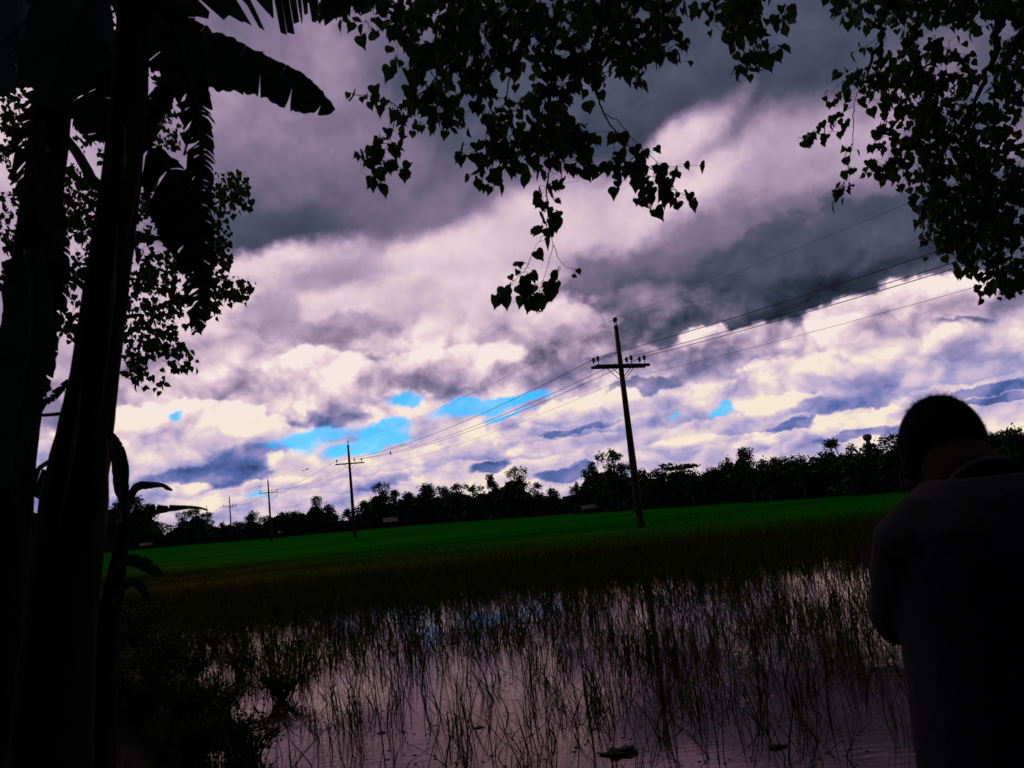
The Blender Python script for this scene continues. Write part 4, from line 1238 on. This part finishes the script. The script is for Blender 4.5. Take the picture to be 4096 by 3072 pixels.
b2 = W(-60, 3400, 4.3); b2.z = .45
sec = empty('banana_plant', b2)
stem_obj(sec, [(235, -200, 66, 4.4), (225, 300, 72, 4.4), (180, 700, 78, 4.4), (130, 1100, 84, 4.3), (80, 1500, 92, 4.3), (30, 1900, 100, 4.3), (-20, 2400, 112, 4.3), (-90, 3300, 140, 4.3)], rag=.02)
add_leaf(sec, BL, [(235, -80), (150, 40), (60, 120), (-60, 240)], [.24, .3, .3, .2], [.24, .3, .28, .2], [4.4, 4.4, 4.5, 4.6], tear=.15, strips=24, seed=31)
add_leaf(sec, BL, [(240, -100), (330, 60), (400, 220), (420, 400), (400, 560)], [.24, .34, .34, .26, .06], [.14, .17, .16, .10, .04], [4.5, 4.6, 4.7, 4.7, 4.7], tear=.18, strips=30, seed=32)
add_leaf(sec, DL, [(250, 860), (245, 1000), (225, 1130), (200, 1260), (170, 1400), (140, 1560)], [.10, .14, .13, .12, .10, .05], [.02, .05, .07, .08, .06, .02], [4.2] * 6, tear=.85, crumple=.3, strips=34, seed=34, droop=.3)
add_leaf(sec, BL, [(110, 1000), (130, 1200), (120, 1380), (90, 1560), (60, 1760), (50, 1950)], [.12, .17, .18, .18, .14, .05], [.08, .11, .14, .13, .07, .02], [4.1] * 6, tear=.12, strips=36, seed=35, droop=.1)
add_leaf(sec, DL, [(150, 380), (130, 560), (160, 720), (210, 900)], [.08, .14, .14, .05], [.04, .10, .12, .05], [4.2] * 4, tear=.6, crumple=.5, strips=26, seed=36, droop=.3)
add_leaf(sec, DL, [(60, 1700), (95, 1820), (100, 1900), (85, 2000)], [.05, .07, .06, .02], [.02, .035, .035, .01], [4.2] * 4, tear=.8, crumple=.7, strips=20, seed=37, droop=.3)
# dry stalks and scraps between the two stems
m_ = MB()
m_.tube([W(60, 1668, 4.2), W(115, 1662, 4.2), (W(190, 1660, 4.2)), W(300, 1650, 4.1)], [.007, .008, .009, .009], 6)
reparent(m_.build('dry_stalk', DL, None, True), sec); m_ = MB()
m_.tube([W(95, 1850, 4.2), W(112, 1900, 4.2), W(138, 1945, 4.2)], [.01, .006, .004], 5)
reparent(m_.build('dry_stalk', DL, None, True), sec); m_ = MB()
m_.tube([W(60, 1980, 4.2), W(112, 1925, 4.2), W(160, 1870, 4.2), W(235, 1820, 4.1)], [.02, .012, .012, .01], 6)
reparent(m_.build('dry_stalk', DL, None, True), sec)
add_leaf(sec, DL, [(272, 1520), (245, 1555), (215, 1585), (190, 1600), (165, 1606)], [.015, .03, .028, .028, .006], [.006, .018, .02, .015, .004], [4.1] * 5, tear=.7, crumple=.5, strips=16, seed=38, droop=.2)
add_leaf(sec, BL, [(60, 2010), (110, 1950), (170, 1945), (240, 1990), (280, 2060)], [.05, .06, .06, .05, .02], [.05, .09, .09, .07, .02], [4.2] * 5, tear=.1, strips=20, seed=39)
tag(sec, 'second banana plant at the left edge with hanging ragged leaves and dry stalks', 'banana plant')

# young banana beside the big stem
b3 = W(385, 2900, 4.4); b3.z = .40
yb = empty('banana_plant', b3)
stem_obj(yb, [(500, 2080, 18, 4.3), (485, 2180, 26, 4.3), (465, 2300, 36, 4.3), (440, 2450, 46, 4.35), (415, 2600, 54, 4.4), (395, 2900, 64, 4.4), (385, 3300, 74, 4.4)], rag=.02)
add_leaf(yb, BL, [(492, 2110), (490, 2030), (480, 1950), (468, 1860), (455, 1790), (448, 1735)], [.006, .02, .05, .06, .045, .01], [.006, .018, .036, .028, .02, .005], [4.3, 4.25, 4.2, 4.2, 4.2, 4.2], tear=0, strips=26, seed=41, droop=0)
add_leaf(yb, BL, [(500, 2130), (515, 2030), (545, 1955), (600, 1938), (650, 1940), (668, 1950), (690, 1962)], [.006, .014, .018, .022, .012, .014, .004], [.008, .024, .03, .014, .010, .010, .004], [4.3] * 7, tear=.08, strips=30, seed=42, droop=0)
add_leaf(yb, BL, [(495, 2160), (545, 2090), (600, 2055), (660, 2038), (740, 2030), (800, 2032), (832, 2042)], [.006, .015, .018, .016, .010, .007, .003], [.010, .04, .04, .022, .010, .006, .003], [4.3] * 7, tear=.05, strips=30, seed=43, droop=0)
add_leaf(yb, BL, [(470, 2260), (520, 2240), (570, 2250), (620, 2280), (655, 2305)], [.01, .03, .035, .025, .004], [.01, .03, .035, .025, .004], [4.25] * 5, tear=.05, strips=24, seed=44)
add_leaf(yb, BL, [(450, 2420), (500, 2340), (545, 2330), (580, 2370), (600, 2420)], [.008, .02, .025, .02, .004], [.008, .02, .025, .02, .004], [4.25] * 5, tear=.05, strips=24, seed=45)
add_leaf(yb, BL, [(470, 2240), (430, 2150), (400, 2080), (380, 2030)], [.008, .025, .03, .006], [.008, .025, .03, .006], [4.35] * 4, tear=.05, strips=20, seed=46)
tag(yb, 'young banana sprout with narrow curling leaves right of the big banana stem', 'banana plant')

# ------------------------------------------------------------------ weeds on and beside the bank
def leafy_weed(px, py, d, w, h, nl, size, label, seed):
    nl = int(nl * 3.4); h *= 1.2; w *= 1.15
    r = random.Random(seed)
    p = W(px, py, d)
    z0 = max(bank_h(p.x, p.y), 0) - .02
    root = empty('leafy_weed', (p.x, p.y, z0))
    st = MB(); lm = MB()
    ns = max(4, nl // 22)
    for _ in range(ns):
        a = r.uniform(0, 6.283); q_ = w * r.uniform(.25, 1)
        e = Vector((math.cos(a) * q_, math.sin(a) * q_ * .7, h * r.uniform(.5, 1)))
        pts = [Vector((0, 0, 0)) + Vector((r.gauss(0, .05), r.gauss(0, .05), 0)), e * .5 + Vector((0, 0, h * .18)), e]
        st.tube(pts, [.008, .006, .002], 5)
        for k in range(nl // ns):
            t = r.uniform(.2, 1)
            b = pts[0].lerp(pts[1], t * 2) if t < .5 else pts[1].lerp(pts[2], t * 2 - 1)
            b = b + Vector((r.gauss(0, .06), r.gauss(0, .06), r.gauss(0, .05)))
            ax = Vector((r.gauss(0, 1), r.gauss(0, 1), r.gauss(-.1, .6))).normalized(); sd2 = ax.cross(Vector((r.gauss(0, .4), r.gauss(0, .4), 1))).normalized()
            s_ = size * r.uniform(.6, 1.3)
            lm.add([b, b + ax * s_ * .4 + sd2 * s_ * .3, b + ax * s_ * .8 + sd2 * s_ * .2, b + ax * s_, b + ax * s_ * .8 - sd2 * s_ * .2, b + ax * s_ * .4 - sd2 * s_ * .3], [(0, 1, 2, 3, 4, 5)])
    st.build('stems', M['twig'], root); lm.build('leaves', M['weed'], root)
    tag(root, label, 'weed', 'leafy weeds at the water edge')
def on_ground(px, py):
    """distance at which the pixel ray meets the water level"""
    v = Fv * FPX + Rv * (px - 2048) - Uv * (py - 1536)
    return v.y * (-CAMH / v.z)
WEEDS = [(690, 2720, .5, .5, 300, .055, 'dark leafy weed between the broad weed and the bank'), (860, 2600, .4, .36, 200, .045, 'small leafy weed behind the upright one, near the far bank corner'), (760, 2960, .5, .45, 320, .055, 'dark leafy weed in front of the broad weed, near the bottom edge'), (930, 3010, .4, .36, 260, .05, 'leafy weed between the bottom-edge weeds, half in the water'), (560, 2700, .6, .6, 380, .06, 'tall dark weed right beside the stem of the young banana'), (1130, 2800, .42, .34, 240, .05, 'leafy weed standing furthest out in the water, lit tips, right of the others'), (960, 2700, .35, .36, 190, .045, 'upright leafy weed in the water left of the furthest one'),
         (880, 2880, .40, .34, 240, .05, 'leafy weed in the water in front of the upright one'), (760, 2740, .45, .42, 260, .05, 'broad leafy weed at the water edge, middle of the row'),
         (1010, 3040, .40, .30, 240, .045, 'low leafy weed cut by the bottom edge, nearest of the water weeds'), (620, 2640, .5, .45, 280, .05, 'leafy weed where the dark bank meets the water'),
         (640, 2900, .6, .5, 380, .055, 'dense dark weed on the bank beside the bottom corner'), (520, 2560, .5, .4, 240, .05, 'small leafy weed near the foot of the young banana'),
         (800, 3060, .5, .42, 320, .055, 'dark leafy weed at the bottom edge left of the water'), (700, 2560, .4, .3, 160, .045, 'thin leafy weed furthest back at the water edge'),
         (450, 2780, .6, .5, 340, .06, 'dark weed clump on the bank right of the big banana stem'), (560, 3050, .6, .5, 340, .06, 'dark weed clump at the bottom edge under the young banana')]
for k, (px, py, w, h, nl, sz, lab) in enumerate(WEEDS):
    leafy_weed(px, py, on_ground(px, py), w, h, nl, sz, lab, 60 + k)

# grass on the bank
n = 26000
x = nr.uniform(-16, 4, n); y = nr.uniform(2.2, 24, n)
hz = np.array([bank_h(a, b) for a, b in zip(x, y)])
k = (hz > -.05) & (x < -.2 * y)
P = np.stack([x, y, hz - .02], 1)[k]
blades('bank_grass', P, nr.uniform(.12, .45, k.sum()), nr.uniform(.006, .014, k.sum()), nr.normal(0, .13, (k.sum(), 2)), M['weed'], 'dark grass and low weeds covering the bank')

# ------------------------------------------------------------------ person (seen from behind, head bowed, arms forward)
PC = Vector((.925, 1.66, .50))
man = empty('person', PC, rad(4))
def loft(m_, rings, n=24):
    """rings: (x, y, z, rx, ry) horizontal ellipses, bottom to top"""
    vs = []; fs = []
    for (x, y, z, rx, ry) in rings:
        for k in range(n):
            a = 2 * math.pi * k / n
            ca, sa = math.cos(a), math.sin(a)
            vs.append((x + rx * math.copysign(abs(ca) ** .85, ca), y + ry * math.copysign(abs(sa) ** .9, sa), z))
    for i in range(len(rings) - 1):
        for k in range(n): fs.append((i * n + k, i * n + (k + 1) % n, (i + 1) * n + (k + 1) % n, (i + 1) * n + k))
    fs.append(tuple(reversed(range(n)))); fs.append(tuple((len(rings) - 1) * n + k for k in range(n)))
    m_.add(vs, fs)
def fuse(o, vox, smooth=4):
    r_ = o.modifiers.new('fuse', 'REMESH'); r_.mode = 'VOXEL'; r_.voxel_size = vox; r_.use_smooth_shade = True
    s_ = o.modifiers.new('soften', 'SMOOTH'); s_.iterations = smooth; s_.factor = .5
HC = Vector((.030, .225, 1.617))      # head centre, bowed forward
b_ = MB()
loft(b_, [(0, 0, .86, .165, .12), (0, .0, .95, .170, .125), (0, .0, 1.05, .150, .112), (0, .0, 1.18, .165, .115), (0, .01, 1.30, .185, .12), (0, .02, 1.40, .190, .115), (0, .04, 1.47, .150, .09), (.005, .07, 1.51, .075, .07)])
b_.tube([(.005, .06, 1.46), (.012, .11, 1.55), (.028, .18, 1.60)], [.08, .078, .074], 16)
b_.ball(HC, (.080, .098, .112), 24, 18)                                        # skull
b_.ball(HC + Vector((0, .055, -.065)), (.058, .062, .062), 20, 14)             # jaw and face
b_.tube([HC + Vector((0, .10, .0)), HC + Vector((0, .128, -.035)), HC + Vector((0, .10, -.045))], [.009, .014, .010], 8)   # nose
for sg in (-1, 1):
    b_.ball(HC + Vector((sg * .082, .005, -.025)), (.010, .020, .032), 10, 8)   # ears
    b_.ball(HC + Vector((sg * .032, .092, -.008)), (.016, .010, .010), 10, 8)   # brow/eye
b_.ball(HC + Vector((0, .105, -.078)), (.026, .012, .008), 12, 8)              # lips
FING = [(-.030, .066, .0085), (-.010, .078, .0088), (.011, .073, .0085), (.030, .058, .0078)]
for sg in (-1, 1):
    sh = Vector((sg * .190, .03, 1.43)); el_ = Vector((sg * .155, .19, 1.265)); wr_ = Vector((sg * .06, .40, 1.36))
    b_.tube([sh + Vector((-sg * .05, .01, .03)), sh, sh.lerp(el_, .5), el_, el_.lerp(wr_, .35), el_.lerp(wr_, .75), wr_], [.060, .062, .050, .042, .042, .032, .026], 14)
    b_.ball(el_, (.042, .042, .042), 12, 9)
    hd = Vector((-sg * .25, .80, .25)).normalized(); sx_ = hd.cross(Vector((0, 0, 1))).normalized(); up_ = sx_.cross(hd).normalized()
    pc = wr_ + hd * .045
    # palm
    for q_ in (-.024, -.008, .008, .024):
        b_.tube([wr_ + sx_ * q_ * .6, pc + sx_ * q_, pc + sx_ * q_ * 1.15 + hd * .045], [.016, .015, .012], 8)
    for (fx_, ln, rr) in FING:
        a_ = pc + sx_ * fx_ + hd * .045
        b_.tube([a_, a_ + hd * ln * .42 + up_ * .006, a_ + hd * ln * .72 - up_ * .012, a_ + hd * ln * .92 - up_ * .032], [rr, rr * .95, rr * .88, rr * .7], 8)
    th = wr_ + hd * .03 - sx_ * sg * -.030
    b_.tube([wr_ + hd * .012 - sx_ * sg * .018, wr_ + hd * .05 - sx_ * sg * .048 - up_ * .004, wr_ + hd * .085 - sx_ * sg * .052 - up_ * .014], [.013, .0115, .0085], 8)
    hp = Vector((sg * .085, 0, .90)); kn = Vector((sg * .10, .015, .47)); an = Vector((sg * .11, -.01, .075))
    b_.tube([hp, hp.lerp(kn, .5), kn, kn.lerp(an, .35), an], [.088, .075, .054, .053, .037], 16)
    b_.tube([an + Vector((0, -.04, -.035)), an + Vector((0, .06, -.035)), an + Vector((sg * .01, .17, -.05))], [.036, .038, .024], 12, True, .8)
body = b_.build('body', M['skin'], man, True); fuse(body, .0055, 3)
# T-shirt
b_ = MB()
loft(b_, [(0, 0, .83, .236, .165), (0, .0, .92, .238, .165), (0, .0, 1.02, .238, .16), (0, .0, 1.14, .234, .158), (0, .005, 1.25, .226, .158), (0, .01, 1.34, .222, .158), (0, .015, 1.41, .218, .15), (0, .025, 1.47, .212, .135), (0, .04, 1.525, .165, .115), (.006, .05, 1.56, .115, .09)], 36)
for sg in (-1, 1):
    b_.tube([(sg * .12, .03, 1.49), (sg * .175, .03, 1.44), (sg * .182, .06, 1.375), (sg * .168, .11, 1.32), (sg * .158, .16, 1.285)], [.068, .076, .070, .066, .066], 18)
    # folds running down from the shoulder blades
    for k in range(4):
        b_.tube([(sg * (.05 + .035 * k), -.125 + .01 * k, 1.36), (sg * (.045 + .04 * k), -.140 + .01 * k, 1.15), (sg * (.04 + .045 * k), -.135 + .012 * k, .92)], [.010, .014, .016], 8)
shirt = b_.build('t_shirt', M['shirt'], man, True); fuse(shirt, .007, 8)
b_ = MB()
b_.tube([(.006, .040, 1.515), (.010, .06, 1.528)], [.092, .086], 20)
col_ = b_.build('collar', M['shirt'], shirt, True); fuse(col_, .006, 3)
b_ = MB()
loft(b_, [(0, 0, .80, .185, .135), (0, 0, .90, .180, .130), (0, 0, .96, .172, .126)], 28)
for sg in (-1, 1):
    b_.tube([(sg * .085, 0, .88), (sg * .095, .0, .66), (sg * .102, .015, .47), (sg * .108, 0, .25), (sg * .11, -.01, .10)], [.108, .096, .076, .068, .066], 18)
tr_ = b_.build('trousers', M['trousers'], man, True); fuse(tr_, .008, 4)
# hair: cap and short strands
b_ = MB()
b_.ball(HC + Vector((0, -.012, .012)), (.0895, .101, .116), 26, 20)
b_.ball(HC + Vector((0, -.040, -.060)), (.081, .066, .085), 20, 14)
b_.ball(HC + Vector((0, -.012, .036)), (.083, .090, .090), 20, 14)
b_.ball(HC + Vector((0, -.055, -.105)), (.080, .060, .060), 20, 14)
cap = b_.build('hair', M['hair'], man, True); fuse(cap, .006, 2)
st = MB()
for _ in range(3600):
    d = Vector((rng.gauss(0, 1), rng.gauss(-.35, 1), rng.gauss(.25, 1))).normalized()
    if d.z < -.35 or (d.y > .55 and d.z < .35): continue
    p = HC + Vector((0, -.012, .012)) + Vector((d.x * .087, d.y * .099, d.z * .113))
    out_ = (d + Vector((-.35, -.1, .15)) * .9 + Vector((rng.gauss(0, .55), rng.gauss(0, .55), rng.gauss(0, .55)))).normalized()
    L_ = rng.uniform(.004, .011) * (1.5 + 1.0 * (mnoise.noise((d.x * 5, d.y * 5, 3)) > .1) if d.z > .75 else .6)
    q_ = out_.orthogonal().normalized() * .0011
    st.add([p - q_, p + q_, p + out_ * L_], [(0, 1, 2)])
so_ = st.build('hair_strands', M['hair'], cap)
tag(man, 'person in a dark T-shirt seen from behind at the right edge, head bowed, short hair', 'person')
